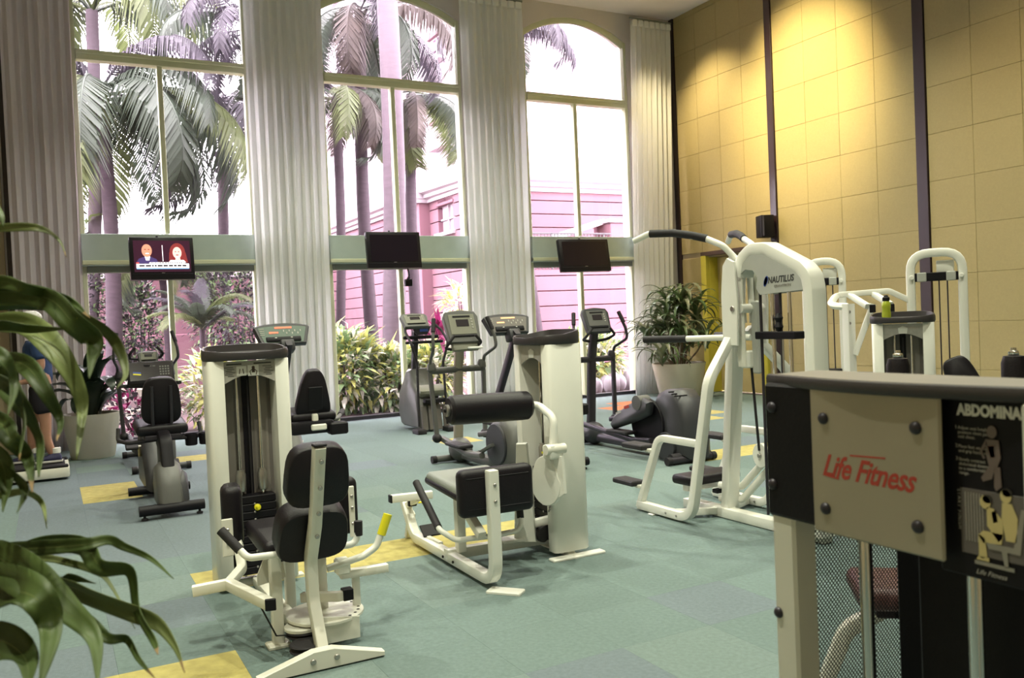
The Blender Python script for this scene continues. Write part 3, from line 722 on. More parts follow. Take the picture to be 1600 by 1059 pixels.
def tower(root, F, w=.46, d=.25, zt=1.33, stack=True, marks=True, pillar='white_enamel', panel='brown_grey_panel'):
    pw = .086
    for s in (-1, 1):
        prof = [(s*(w/2-pw), 0), (s*(w/2-.02), 0), (s*(w/2-.004), .02), (s*w/2, .06), (s*w/2, d-.03), (s*(w/2-.02), d), (s*(w/2-pw), d)]
        b = MB(); b.prism([(p[0], p[1]) for p in prof], F(0, 0, .02+zt/2), F.v(1, 0, 0), F.v(0, 1, 0), (0, 0, zt-.04), .003); b.build('side_pillar', pillar, root, 50)
    iw = w-2*pw
    b = MB(); b.rbox(F(0, d*.72, zt/2+.03), (iw+.004, .02, zt-.08), .002, F.M); b.build('back_panel', panel, root)
    b = MB(); b.rbox(F(0, d*.66, zt/2+.03), (.045, .01, zt-.1), .002, F.M); b.build('cable_slot', 'black_plastic', root)
    for s in (-1, 1):
        b = MB(); b.rbox(F(s*.098, d*.69, zt/2+.03), (.055, .012, zt-.1), .004, F.M); b.build('inner_rib', 'taupe_panel', root)
        b = MB(); b.tube([F(s*.062, d*.42, .06), F(s*.062, d*.42, zt-.1)], .0085, 10); b.build('guide_rod', 'chrome', root)
    b = MB(); b.tube([F(0, d*.42, .5), F(0, d*.42, zt-.12)], .005, 8); b.build('cable', 'black_rubber', root)
    if stack:
        for k in range(10):
            b = MB(); b.rbox(F(0, d*.42, .10+k*.046), (iw*.86, .10, .043), .004, F.M); b.build('weight_plate', 'black_plastic', root)
        for s in (-1, 1):
            b = MB(); b.lathe(F(s*.062, d*.42, .56), [(.027, 0), (.03, .005), (.03, .10), (.022, .115), (.022, .125)], 16); b.build('add_on_weight', 'steel', root)
        b = MB()
        for k in range(9): b.disc(F(.0, d*.42-.053, .12+k*.046), .007, .006, F.v(0, 1, 0), 10)
        b.build('pin_holes', 'steel', root, kind='stuff')
        b = MB(); b.lathe(F(.012, d*.42-.055, .47), [(.016, 0), (.019, .004), (.019, .018), (.012, .022), (.008, .05)], 14, F.v(0, -1, 0)); b.build('selector_pin', 'yellow_plastic', root)
    # label plate with an arched lower edge
    n = 12; hw = iw/2+.002
    poly = [(-hw, zt-.005), (-hw, zt-.135)]+[(hw*(-1+2*k/n), zt-.135+.05*math.sin(PI*k/n)) for k in range(1, n)]+[(hw, zt-.135), (hw, zt-.005)]
    b = MB(); b.prism(poly, F(0, .02, 0), F.v(1, 0, 0), Z3, F.v(0, .012, 0), .001); lp = b.build('label_plate', 'label_grey', root)
    if marks:
        b = MB()
        for (a, z, ww, hh) in ((-.085, zt-.022, .085, .008), (.075, zt-.022, .1, .008)): b.rbox(F(a, .0132, z), (ww, .001, hh), 0, F.M)
        for c0 in (-.115, .10):
            for k in range(6): b.rbox(F(c0+(.01 if k % 2 else 0), .0132, zt-.04-k*.010), (.05-.008*(k % 3), .001, .0035), 0, F.M)
        b.build('printed_lines', 'label_dark', lp, 0)
        b = MB(); b.rbox(F(-.045, .0134, zt-.062), (.055, .001, .055), 0, F.M); b.rbox(F(.022, .0134, zt-.062), (.062, .001, .062), 0, F.M); b.build('printed_squares', 'label_white', lp, 0)
        b = MB()
        b.ell(F(.022, .0125, zt-.045), (.009, .002, .009), 8, 6, F.M); b.rbox(F(.022, .0125, zt-.062), (.016, .002, .024), 0, F.M)
        for s in (-1, 1):
            b.tube([F(.022+s*.006, .0125, zt-.055), F(.022+s*.02, .0125, zt-.068), F(.022+s*.014, .0125, zt-.088)], .0025, 5)
            b.tube([F(-.045+s*.008, .0125, zt-.05), F(-.045+s*.012, .0125, zt-.078)], .0025, 5)
        b.build('printed_figures', 'brown_wood', lp)
    tray(root, F, w+.025, d+.06, zt, -.035)
    b = MB(); b.rbox(F(0, d/2, .012), (w+.1, .06, .024), .006, F.M); b.rbox(F(0, d/2, .035), (w*.9, .05, .03), .004, F.M); b.build('floor_plate', 'cream_enamel', root)

# ---------------------------------------------------------------- hip adduction machine
m1 = thing('hip_adduction_machine', 'white hip machine with black seat, leg pads and one yellow grip lever', 'exercise machine', (1.01, 4.5, 0))
F1 = Frame(1.012, 5.14, 0); tower(m1, F1)
CX = 1.01
part('base_beam', 'cream_enamel', m1, 'rtube', [(CX, 3.80, .035), (CX, 5.2, .035)], .06, .05)
fb = part('rear_foot', 'cream_enamel', m1, 'prism', [(-.285, 0), (.275, 0), (.275, .02), (.045, .085), (-.045, .085), (-.285, .02)], (CX-.02, 3.76, .012), X3, Z3, (0, .05, 0), .004)
for dx in (-.05, .055): part('bolt', 'steel', fb, 'disc', (CX-.02+dx, 3.733, .055), .013, .012, Y3, 12)
bp = part('backrest_post', 'cream_enamel', m1, 'rtube', [(CX, 3.73, .985), (CX, 3.86, .62), (CX, 3.97, .44), (CX, 3.96, .25), (CX, 3.84, .05)], .06, .05, .12, (1, 0, 0))
for y, z in ((3.715, .92), (3.755, .80), (3.80, .68), (3.845, .57)): part('bolt', 'steel', bp, 'disc', (CX, y-.012, z), .011, .012, (0, 1, .3), 10)
part('post_cap', 'black_plastic', bp, 'rbox', (CX, 3.728, .99), (.058, .05, .012), .004)
tl = Matrix.Rotation(R(16), 3, 'X')
def egg_pad(name, m, parent, c, w, h, t, rot, top=.85):
    """upholstered back pad with a narrower rounded top; local x width, z height, y thickness"""
    n = 28; c = V(c); vs = []; b = MB(); prof = [(.9, -.5), (.985, -.4), (1., -.15), (1., .15), (.985, .4), (.9, .5), (.55, .56)]
    ring = []
    for k in range(n):
        a = 2*PI*k/n; cx, cz = math.cos(a), math.sin(a); e = .55
        x = math.copysign(abs(cx)**e, cx); z = math.copysign(abs(cz)**e, cz); f = 1-(1-top)*(z+1)/2; ring.append((x*f*w/2, z*h/2))
    for s, y in prof: vs += [c+rot@V((x*(1-(1-s)*.45), y*t, z*(1-(1-s)*.45))) for x, z in ring]
    fs = [tuple(range(n))]
    for r in range(len(prof)-1):
        for k in range(n): fs.append((r*n+(k+1) % n, r*n+k, (r+1)*n+k, (r+1)*n+(k+1) % n))
    fs.append(tuple(reversed(range((len(prof)-1)*n, len(prof)*n)))); b.add(vs, fs); return b.build(name, m, parent, 60)
egg_pad('backrest', 'black_vinyl', m1, (CX+.015, 3.85, .845), .30, .29, .085, tl, .86)
egg_pad('lumbar_pad', 'black_vinyl', m1, (CX+.02, 4.02, .565), .345, .27, .13, Matrix.Rotation(R(24), 3, 'X'), .9)
part('seat', 'black_vinyl', m1, 'rbox', (CX, 4.36, .475), (.35, .46, .085), .03, Matrix.Rotation(R(4), 3, 'X'), 3)
part('seat_pan', 'black_plastic', m1, 'rbox', (CX, 4.30, .42), (.22, .34, .03), .006)
part('seat_post', 'cream_enamel', m1, 'rtube', [(CX+.045, 4.6, .02), (CX+.045, 4.6, .42)], .05, .05)
hb = part('handlebar', 'white_enamel', m1, 'tube', [(.695, 4.14, .535), (.752, 4.08, .462), (1.0, 4.07, .455), (1.262, 4.08, .445), (1.277, 4.08, .53)], .0165, 12, .045)
part('grip', 'black_rubber', hb, 'tube', [(.655, 4.18, .585), (.725, 4.112, .495)], .022, 12); part('grip', 'black_rubber', hb, 'tube', [(1.2755, 4.08, .485), (1.278, 4.08, .555)], .021, 12)
# left lever arm, its post and leg pad
part('lever_post', 'cream_enamel', m1, 'rtube', [(.885, 4.15, .02), (.885, 4.15, .43)], .052, .052)
part('post_foot', 'cream_enamel', m1, 'rbox', (.885, 4.15, .014), (.11, .09, .022), .006)
la = part('lever_arm', 'cream_enamel', m1, 'rtube', [(.545, 4.378, .272), (.704, 4.346, .285), (.812, 3.945, .275)], .045, .05, .02)
part('end_cap', 'black_plastic', la, 'rbox', (.813, 3.936, .275), (.048, .014, .053), .003, R(-15))
part('lever_link', 'cream_enamel', m1, 'rtube', [(.704, 4.346, .285), (.80, 4.5, .31), (.80, 4.62, .46)], .045, .04, .05)
lp_ = part('leg_pad', 'black_vinyl', m1, 'rbox', (.79, 4.66, .555), (.105, .19, .31), .04, R(-8), 3)
pb = part('pad_bracket', 'cream_enamel', lp_, 'rbox', (.747, 4.56, .46), (.056, .012, .19), .004)
for z in (.50, .43): part('bolt', 'steel', pb, 'disc', (.747, 4.551, z), .009, .01, Y3, 10)
rp = part('leg_pad', 'black_vinyl', m1, 'rbox', (1.30, 4.38, .585), (.1, .17, .29), .035, R(6), 3)
rb_ = part('pad_bracket', 'cream_enamel', rp, 'rbox', (1.312, 4.284, .56), (.03, .012, .26), .004)
for z in (.64, .58, .50): part('bolt', 'steel', rb_, 'disc', (1.312, 4.276, z), .008, .01, Y3, 10)
# right-hand range lever with yellow grip
rl_ = part('range_lever', 'white_enamel', m1, 'tube', [(1.43, 4.1, .545), (1.37, 4.1, .41), (1.30, 4.1, .375), (1.12, 4.1, .345)], .0175, 12, .07)
part('yellow_grip', 'yellow_plastic', rl_, 'tube', [(1.437, 4.1, .562), (1.398, 4.1, .465)], .022, 12)
part('lever_block', 'white_enamel', m1, 'rbox', (1.20, 4.12, .34), (.07, .06, .08), .01)
part('cross_bar', 'cream_enamel', m1, 'rtube', [(1.19, 4.12, .30), (1.31, 4.12, .295), (1.36, 4.10, .30), (1.42, 4.10, .30)], .045, .04, .02)
part('lever_post', 'cream_enamel', m1, 'rtube', [(1.27, 4.14, .13), (1.27, 4.14, .31)], .035, .035)
part('lever_post', 'cream_enamel', m1, 'rtube', [(1.115, 4.2, .02), (1.115, 4.2, .42)], .05, .05)
ra = part('stop_bar', 'cream_enamel', m1, 'rtube', [(1.02, 4.2, .2), (1.16, 4.06, .215), (1.22, 4.06, .22)], .04, .045, .02); part('end_cap', 'black_plastic', ra, 'rbox', (1.2, 4.06, .22), (.05, .05, .055), .003)
rd = part('range_disc', 'cream_enamel', m1, 'disc', (1.11, 4.14, .125), .185, .016, Z3, 40)
q = MB()
for k in range(9):
    a = R(-75+k*16); q.disc((1.11+.16*math.cos(a), 4.14+.16*math.sin(a), .1335), .008, .002, Z3, 8)
q.build('index_holes', 'black_plastic', rd)
part('pivot_disc', 'cream_enamel', m1, 'disc', (.985, 4.08, .10), .085, .018, Z3, 30); part('pulley', 'black_rubber', m1, 'lathe', (.985, 4.07, .066), [(.08, 0), (.082, .004), (.07, .012), (.082, .02), (.08, .024)], 28)
part('pulley', 'black_rubber', m1, 'lathe', (.96, 3.93, .04), [(.072, 0), (.075, .006), (.06, .018), (.075, .03), (.07, .036)], 28)
part('gusset', 'cream_enamel', m1, 'prism', [(-.1, 0), (.1, 0), (.1, .10), (-.1, .13)], (1.13, 3.98, .03), X3, Z3, (0, .008, 0), .001)
part('gusset', 'cream_enamel', m1, 'prism', [(-.02, .0), (.12, .02), (.10, .14), (.03, .16), (-.02, .05)], (.86, 4.35, .25), X3, Z3, (0, .01, 0), .001)
part('cable', 'black_rubber', m1, 'tube', [(.78, 4.0, .26), (.86, 4.07, .085), (.93, 4.07, .075)], .004, 6)

# ---------------------------------------------------------------- back extension machine
m2 = thing('back_extension_machine', 'white back extension machine with thick black roller pad and wide greyish seat', 'exercise machine', (2.3, 4.75, 0))
F2 = Frame(2.69, 4.845, -90); tower(m2, F2, marks=False)
b = MB(); b.prism([(-.03, -.025), (.03, -.025), (.035, .02), (0, .035), (-.035, .02)], F2(0, .012, 1.27), F2.v(1, 0, 0), Z3, F2.v(0, .003, 0)); b.build('printed_emblem', 'label_white', m2)
part('floor_plate', 'white_enamel', m2, 'rbox', (2.83, 4.595, .012), (.38, .07, .02), .006)
part('main_beam', 'white_enamel', m2, 'rtube', [(2.08, 4.91, .075), (2.86, 4.88, .075)], .06, .065)
cf = part('cross_frame', 'white_enamel', m2, 'rtube', [(2.10, 4.265, .67), (2.10, 4.265, .06), (2.12, 5.52, .06), (2.125, 5.70, .27)], .06, .06, .13, (1, 0, 0))
part('post_cap', 'cream_enamel', cf, 'rbox', (2.10, 4.265, .674), (.056, .056, .01), .003)
for z in (.60, .51): part('bolt', 'steel', cf, 'disc', (2.10, 4.232, z), .01, .01, Y3, 10)
for y in (4.93, 4.78): part('bolt', 'black_plastic', cf, 'disc', (2.068, y, .06), .009, .01, X3, 10)
part('front_foot', 'white_enamel', m2, 'rbox', (2.135, 4.23, .012), (.09, .20, .02), .005, R(40))
sp_ = part('seat_post', 'cream_enamel', m2, 'rtube', [(2.165, 4.87, .09), (2.165, 4.87, .46)], .055, .055)
part('seat_strut', 'cream_enamel', m2, 'rtube', [(2.16, 4.55, .25), (2.16, 4.86, .42)], .05, .05)
st = part('seat', 'greenish_vinyl', m2, 'rbox', (2.27, 4.83, .505), (.44, .62, .075), .032, Matrix.Rotation(R(-2), 3, 'Z') @ Matrix.Rotation(R(3), 3, 'X'), 3)
part('seat_edge', 'black_vinyl', st, 'rbox', (2.27, 4.83, .487), (.455, .635, .055), .026, Matrix.Rotation(R(-2), 3, 'Z') @ Matrix.Rotation(R(3), 3, 'X'), 3)
bpad = part('back_pad', 'black_vinyl', m2, 'rbox', (2.155, 4.345, .55), (.45, .095, .265), .036, Matrix.Rotation(R(-3), 3, 'Z'), 3)
for z in (.635, .465): part('seam', 'black_plastic', bpad, 'rbox', (2.155, 4.2985, z), (.38, .006, .006), .002, Matrix.Rotation(R(-3), 3, 'Z'))
hb = part('handlebar', 'white_enamel', m2, 'tube', [(1.985, 5.02, .44), (1.975, 4.74, .275), (2.05, 4.68, .215), (2.26, 4.64, .215), (2.455, 4.62, .225), (2.475, 4.66, .33)], .0165, 12, .07)
part('grip', 'black_rubber', hb, 'tube', [(1.99, 5.12, .50), (1.976, 4.76, .287)], .023, 12); part('grip', 'black_rubber', hb, 'tube', [(2.470, 4.65, .29), (2.476, 4.67, .37)], .022, 12)
cb = part('leg_bar', 'white_enamel', m2, 'rtube', [(1.965, 5.52, .335), (2.24, 5.48, .335)], .05, .05); part('end_cap', 'black_plastic', cb, 'rbox', (1.958, 5.521, .335), (.014, .052, .052), .003)
part('leg_bar_stem', 'cream_enamel', m2, 'rtube', [(2.15, 5.50, .32), (2.125, 5.66, .24)], .042, .042); part('collar', 'black_plastic', m2, 'rbox', (2.137, 5.59, .275), (.058, .03, .05), .004)
part('adjust_knob', 'yellow_plastic', m2, 'lathe', (2.175, 5.58, .27), [(.007, 0), (.007, .03), (.02, .035), (.022, .05), (.014, .06)], 14, X3)
part('leg', 'cream_enamel', m2, 'rtube', [(2.14, 5.62, .20), (2.145, 5.72, .01)], .045, .045)
fp = part('foot_plate', 'black_rubber', m2, 'rbox', (2.18, 5.36, .125), (.15, .10, .014), .004, Matrix.Rotation(R(38), 3, 'X')); part('foot_plate_arm', 'cream_enamel', fp, 'rtube', [(2.13, 5.30, .09), (2.14, 5.12, .085)], .03, .03)
# roller and arm
ro = part('roller_pad', 'black_vinyl', m2, 'lathe', (2.30, 4.66, .975), [(.03, -.262), (.072, -.262), (.086, -.245), (.088, -.2), (.088, .2), (.086, .245), (.072, .262), (.03, .262)], 28, (1, -.06, -.02))
part('roller_end_cap', 'steel', ro, 'disc', (2.03, 4.676, .98), .036, .02, (1, -.06, -.02), 20); part('roller_bolt', 'black_plastic', ro, 'disc', (2.018, 4.677, .98), .012, .012, (1, -.06, -.02), 12)
part('roller_arm', 'white_enamel', m2, 'tube', [(2.54, 4.645, .97), (2.61, 4.62, .968), (2.625, 4.46, .90), (2.60, 4.45, .70)], .0235, 14, .09)
jb = part('arm_joint', 'white_enamel', m2, 'rbox', (2.60, 4.45, .705), (.10, .085, .085), .014, R(10), 2); part('joint_pin', 'cream_enamel', jb, 'tube', [(2.54, 4.43, .72), (2.67, 4.43, .72)], .03, 16); part('warning_sticker', 'yellow_plastic', jb, 'rbox', (2.548, 4.47, .70), (.002, .035, .012), 0, R(10))
part('arm_link', 'white_enamel', m2, 'prism', [(-.035, .0), (.035, .0), (.05, -.22), (.0, -.25), (-.03, -.22)], (2.625, 4.43, .68), (.25, -.97, 0), Z3, (.02, .005, 0), .003)
cm = part('cam_disc', 'white_enamel', m2, 'prism', [(.125*math.cos(t)*(1.0 if math.sin(t) < .2 else .86), .15*math.sin(t)-.03) for t in [2*PI*k/30 for k in range(30)]], (2.595, 4.53, .55), (.3, -.954, 0), Z3, (.03, .01, 0), .005)
part('bolt', 'steel', cm, 'disc', (2.573, 4.60, .46), .012, .014, X3, 12)
part('tower_brace', 'white_enamel', m2, 'prism', [(-.07, 0), (.07, 0), (.035, .62), (-.03, .62)], (2.58, 4.80, .10), (.8, -.6, 0), Z3, (.035, .045, 0), .006)
part('brace_foot', 'white_enamel', m2, 'rbox', (2.53, 4.84, .115), (.22, .12, .024), .006, R(-6)); part('lower_link', 'white_enamel', m2, 'rtube', [(2.60, 4.80, .20), (2.82, 4.74, .235)], .05, .05)
part('lower_pulley', 'black_rubber', m2, 'disc', (2.66, 4.72, .15), .05, .03, (.3, -.95, 0), 20)
q = MB()
for k in range(11): q.tube([(2.675+.006*(k % 2), 4.66, .30+.022*k), (2.675+.006*(k % 2), 4.645, .316+.022*k)], .006, 6)
q.build('drive_chain', 'steel', m2, kind='stuff')

# ---------------------------------------------------------------- assisted chin and dip machine
m3 = thing('assisted_dip_machine', 'tall white assisted chin-up and dip machine with grey side shield and lettering', 'exercise machine', (4.33, 4.75, 0))
AX = 4.27
for s, sx in ((-1, AX-.37), (1, AX+.37)):
    part('side_frame', 'white_enamel', m3, 'rtube', [(sx, 5.40, .05), (sx, 4.79, .05), (sx, 4.56, 1.03), (AX+s*.15, 4.61, 1.26), (AX+s*.06, 4.63, 1.36)], .062, .058, .16, (1, 0, 0))
    stp = part('step_frame', 'white_enamel', m3, 'rtube', [(sx, 5.40, .03), (sx, 5.13, .585), (sx, 4.69, .585)], .05, .05, .11, (1, 0, 0))
    for (y, z) in ((5.33, .19), (5.19, .48)):
        part('step_bracket', 'cream_enamel', stp, 'rbox', (sx, y+.05, z), (.05, .09, .025), .004)
        part('foot_step', 'black_rubber', stp, 'rbox', (sx+s*.01, y+.19, z+.02), (.13, .26, .038), .008)
    part('floor_pad', 'white_enamel', m3, 'rbox', (sx+.02, 5.22, .008), (.12, .06, .014), .004)
    for y in (5.05, 4.93): part('bolt', 'steel', stp, 'disc', (sx-.031, y, .05), .009, .008, X3, 10)
part('front_cross_bar', 'white_enamel', m3, 'rtube', [(AX-.37, 5.02, .05), (AX, 4.86, .05), (AX+.37, 5.02, .05)], .05, .05, .05)
part('main_column', 'white_enamel', m3, 'rtube', [(AX, 4.82, .03), (AX-.02, 4.62, 1.86)], .075, .105, 0, (1, 0, 0))
part('base_beam', 'white_enamel', m3, 'rtube', [(AX-.03, 5.25, .045), (AX-.03, 3.90, .045)], .09, .07)
kp = part('knee_pad', 'black_vinyl', m3, 'rbox', (AX, 5.06, .265), (.50, .22, .07), .026, R(2), 3); part('knee_pad_frame', 'white_enamel', kp, 'rtube', [(AX-.2, 5.06, .205), (AX+.15, 5.06, .205)], .06, .05); part('knee_latch', 'black_plastic', kp, 'rbox', (AX+.02, 4.96, .17), (.07, .06, .03), .006)
for z0, z1 in ((.215, .36), (.12, .27)):
    part('knee_lever', 'white_enamel', m3, 'tube', [(AX+.02, 4.94, z0), (AX+.07, 4.76, z0+.01), (AX+.07, 4.50, z1+.10)], .026, 12, .06)
lvp = part('lever_plate', 'white_enamel', m3, 'prism', [(.075*math.cos(t), .085*math.sin(t)) for t in [2*PI*k/24 for k in range(24)]], (AX+.02, 4.50, .485), Y3, Z3, (.03, 0, 0), .004); part('bolt', 'steel', lvp, 'disc', (AX-.002, 4.50, .485), .016, .016, X3, 12)
part('pull_strap', 'black_rubber', m3, 'rtube', [(AX, 4.55, 1.16), (AX, 4.50, .52)], .02, .012)
for s in (-1, 1):
    part('link_plate', 'white_enamel', m3, 'prism', [(-.045, 0), (.095, 0), (.10, .34), (.075, .55), (.03, .60), (-.04, .57), (-.06, .3)], (AX+s*.135, 4.565, 1.25), Y3, Z3, (.02, 0, 0), .004)
    part('inner_plate', 'cream_enamel', m3, 'prism', [(-.035, -.22), (.035, -.22), (.045, .2), (.02, .42), (-.03, .42)], (AX+s*.075, 4.55, 1.32), Y3, Z3, (.016, 0, 0), .004)
    db = part('dip_bar', 'white_enamel', m3, 'tube', [(AX+s*.04, 4.50, 1.30), (AX+s*.07, 4.57, 1.305), (AX+s*.225, 4.98, 1.30)], .0215, 12, .05)
    part('grip', 'black_rubber', db, 'tube', [(AX+s*.22, 4.958, 1.30), (AX+s*.347, 5.29, 1.30)], .026, 12)
    cbr = part('chin_bar', 'white_enamel', m3, 'tube', [(AX+s*.04, 4.56, 1.40), (AX+s*.045, 4.58, 1.82), (AX+s*.14, 4.63, 1.94), (AX+s*.175, 4.76, 2.0), (AX+s*.30, 4.97, 2.06), (AX+s*.39, 5.13, 2.07), (AX+s*.45, 5.23, 2.026)], .0225, 12, .08)
    part('grip', 'black_rubber', cbr, 'tube', [(AX+s*.172, 4.755, 1.999), (AX+s*.225, 4.845, 2.03), (AX+s*.30, 4.97, 2.06), (AX+s*.385, 5.12, 2.07)], .028, 12, .05)
pv = part('pivot_tube', 'white_enamel', m3, 'tube', [(AX-.10, 4.53, 1.50), (AX+.10, 4.53, 1.50)], .032, 16)
for s in (-1, 1): part('pivot_cap', 'steel', pv, 'disc', (AX+s*.148, 4.55, 1.50), .02, .014, X3, 14)
part('lower_joint', 'white_enamel', m3, 'rbox', (AX-.02, 4.55, 1.15), (.10, .07, .12), .01); part('warning_sticker', 'yellow_plastic', m3, 'rbox', (AX-.071, 4.555, 1.14), (.001, .05, .02), 0)
part('grey_arm_cover', 'grey_enamel', m3, 'rbox', (AX+.01, 4.50, 1.30), (.04, .06, .5), .01)
SHX = AX-.035
SH = [(4.555, 1.72), (4.525, 1.83), (4.43, 1.895), (4.29, 1.888), (4.00, 1.745), (3.945, 1.69), (3.928, 1.60)]
part('shroud_rim', 'white_enamel', m3, 'rtube', [(SHX, y, z) for y, z in SH]+[(SHX, 3.928, .05)], .085, .135, .10, (1, 0, 0), .022)
for s in (-1, 1):
    poly = [(4.535, 1.74), (4.49, 1.83), (4.42, 1.865), (4.30, 1.858), (4.02, 1.72), (3.97, 1.665), (3.965, 1.60), (4.34, 1.585), (4.375, 1.63), (4.36, 1.70), (4.40, 1.75), (4.47, 1.76), (4.52, 1.73)]
    part('side_shield', 'grey_enamel', m3, 'prism', poly, (SHX+s*.055, 0, 0), Y3, Z3, (.012, 0, 0), .002)
text('NAUTILUS', (SHX-.0625, 4.262, 1.657), .058, (0, -1, .03), (-1, 0, 0), 'label_dark', m3, 'lettering', shear=.2, sx=.83, bold=.0014)
text('GRAVITRON', (SHX-.0625, 4.21, 1.626), .026, (0, -1, .03), (-1, 0, 0), 'taupe_panel', m3, 'lettering', shear=.2)
q = MB()
for k in range(6): q.disc((SHX-.0625, 4.29-.004*k, 1.650+.009*k), .012+.005*math.sin(PI*k/5), .002, X3, 10)
q.build('shell_emblem', 'label_blue', m3)
for y, r_ in ((4.40, .010), (4.29, .014), (4.22, .010), (4.14, .013)):
    part('guide_rod', 'chrome' if r_ > .011 else 'dark_metal', m3, 'tube', [(SHX, y, .10), (SHX, y, 1.62)], r_, 10)
part('weight_carriage', 'black_plastic', m3, 'rbox', (SHX, 4.24, 1.315), (.09, .36, .05), .006)
for k in range(11): part('weight_plate', 'black_plastic', m3, 'rbox', (SHX, 4.17, .14+k*.048), (.12, .26, .044), .004)
for y in (4.29, 4.22, 4.14): part('bumper', 'black_rubber', m3, 'tube', [(SHX, y, .665), (SHX, y, .74)], .026, 12)
part('bottom_bar', 'black_plastic', m3, 'rbox', (SHX, 4.22, .80), (.05, .26, .03), .005)
part('drive_chain', 'steel', m3, 'tube', [(SHX-.03, 4.18, .68), (SHX-.03, 4.18, 1.29)], .006, 6); part('shackle', 'black_plastic', m3, 'lathe', (SHX-.02, 4.22, 1.34), [(.012, 0), (.03, .03), (.018, .06), (.03, .09), (.01, .12)], 10)

# ---------------------------------------------------------------- abdominal machine close by
m4 = thing('abdominal_machine', 'abdominal machine with silver name plate and black instruction placard', 'exercise machine', (1.0, .69, 0))
part('front_post', 'cream_enamel', m4, 'rbox', (.869, .856, .70), (.042, .040, 1.39), .004); part('front_post', 'cream_enamel', m4, 'rbox', (.869, .51, .70), (.042, .040, 1.39), .004)
part('rear_post', 'cream_enamel', m4, 'rbox', (1.165, .88, .68), (.04, .035, 1.30), .004); part('rear_post', 'cream_enamel', m4, 'rbox', (1.215, .51, .68), (.04, .035, 1.30), .004)
q = MB(); q.rbox((.868, .835, 1.31), (.048, .087, .178), .004); bk = q.build('black_bracket', 'black_plastic', m4)
plt = part('name_plate', 'silver_paint', m4, 'rbox', (.8425, .703, 1.307), (.006, .182, .180), .0025)
for y, z, p_ in ((.772, 1.360, plt), (.642, 1.360, plt), (.773, 1.248, plt), (.643, 1.250, plt), (.863, 1.367, bk), (.866, 1.264, bk)):
    q = MB(); q.lathe((.8395 if p_ is plt else .844, y, z), [(.0075, 0), (.0072, .002), (.005, .0045), (.002, .0055)], 18, (-1, 0, 0)); q.build('button_screw', 'dark_metal', p_)
q = MB(); q.lathe((.848, .868, 1.09), [(.0075, 0), (.0072, .002), (.005, .0045), (.002, .0055)], 18, (-1, 0, 0)); q.build('button_screw', 'dark_metal', m4)
text('Life Fitness', (.8393, .777, 1.290), .038, (0, -1, -.02), (-1, 0, 0), 'red_print', plt, 'lettering', shear=.45, sx=.80, ext=.0002, bold=.0007, font_space=.96)
q = MB(); q.rbox((.8393, .762, 1.289), (.0006, .022, .0018), 0, Matrix.Rotation(R(6), 3, 'X')); q.rbox((.8393, .708, 1.320), (.0006, .05, .0018), 0, Matrix.Rotation(R(-3), 3, 'X')); q.build('lettering_swash', 'red_print', plt, 0)
pc = part('placard', 'black_plastic', m4, 'rbox', (.862, .5775, 1.302), (.008, .105, .20), .002)
PX = .8575
text('ABDOMINAL', (PX, .604, 1.3765), .0165, (0, -1, 0), (-1, 0, 0), 'label_white', pc, 'lettering', sx=.80, ext=.0002, bold=.0008)
for k, (z, lines) in enumerate(((1.365, ('Adjust seat height to', 'position chest pad at', 'mid chest.')), (1.345, ('Place feet on floor', 'and grip handles.')), (1.331, ('Slowly contract', 'abdominal downward', 'to a comfortable full', 'range.')))):
    text(str(k+1), (PX, .6075, z-.004), .0055, (0, -1, 0), (-1, 0, 0), 'label_grey', pc, 'lettering', ext=.0002)
    for j, s_ in enumerate(lines): text(s_, (PX, .604, z-.004-j*.0048), .0048, (0, -1, 0), (-1, 0, 0), 'label_grey', pc, 'lettering', ext=.0002)
text('START FINISH', (PX, .6065, 1.296), .0058, (0, 0, -1), (-1, 0, 0), 'label_grey', pc, 'lettering', ext=.0002, font_space=1.25)
mat('print_grey', (.13, .115, .11), .5); mat('print_skin', (.62, .52, .24), .5); mat('print_body', (.16, .12, .11), .5); mat('print_hair', (.03, .025, .02), .5)
part('diagram_field', 'print_grey', pc, 'rbox', (PX+.0002, .567, 1.263), (.001, .073, .070), .0004)
q = MB()
for k in range(7): q.rbox((PX-.0006, .597-k*.0032, 1.268), (.0008, .0009, .052), 0)
q.build('diagram_stack', 'label_grey', pc, 0)
def fig(name, m, polys):
    q = MB()
    for pl in polys: q.prism([(-a, z) for a, z in pl], (PX-.0012, 0, 0), (0, 1, 0), Z3, (.0006, 0, 0))
    return q.build(name, m, pc, 0)
def circ(a, z, r_, n=12, e=1.2): return [(a+r_*math.cos(2*PI*k/n), z+r_*e*math.sin(2*PI*k/n)) for k in range(n)]
fig('diagram_figure', 'print_skin', [circ(-.5745, 1.2865, .006), [(-.573, 1.282), (-.566, 1.281), (-.556, 1.270), (-.556, 1.252), (-.561, 1.247), (-.573, 1.262)], [(-.556, 1.256), (-.578, 1.256), (-.583, 1.25), (-.578, 1.243), (-.558, 1.245)], [(-.583, 1.252), (-.576, 1.248), (-.574, 1.229), (-.579, 1.226), (-.583, 1.228)], [(-.584, 1.228), (-.572, 1.228), (-.572, 1.224), (-.586, 1.224)],
    circ(-.552, 1.296, .006), [(-.556, 1.289), (-.546, 1.289), (-.540, 1.275), (-.542, 1.25), (-.553, 1.25), (-.557, 1.272)]])
fig('diagram_figure_detail', 'print_hair', [circ(-.572, 1.290, .0055, 10, .8), circ(-.5505, 1.300, .0055, 10, .8), [(-.568, 1.277), (-.563, 1.28), (-.561, 1.268), (-.566, 1.266)]])
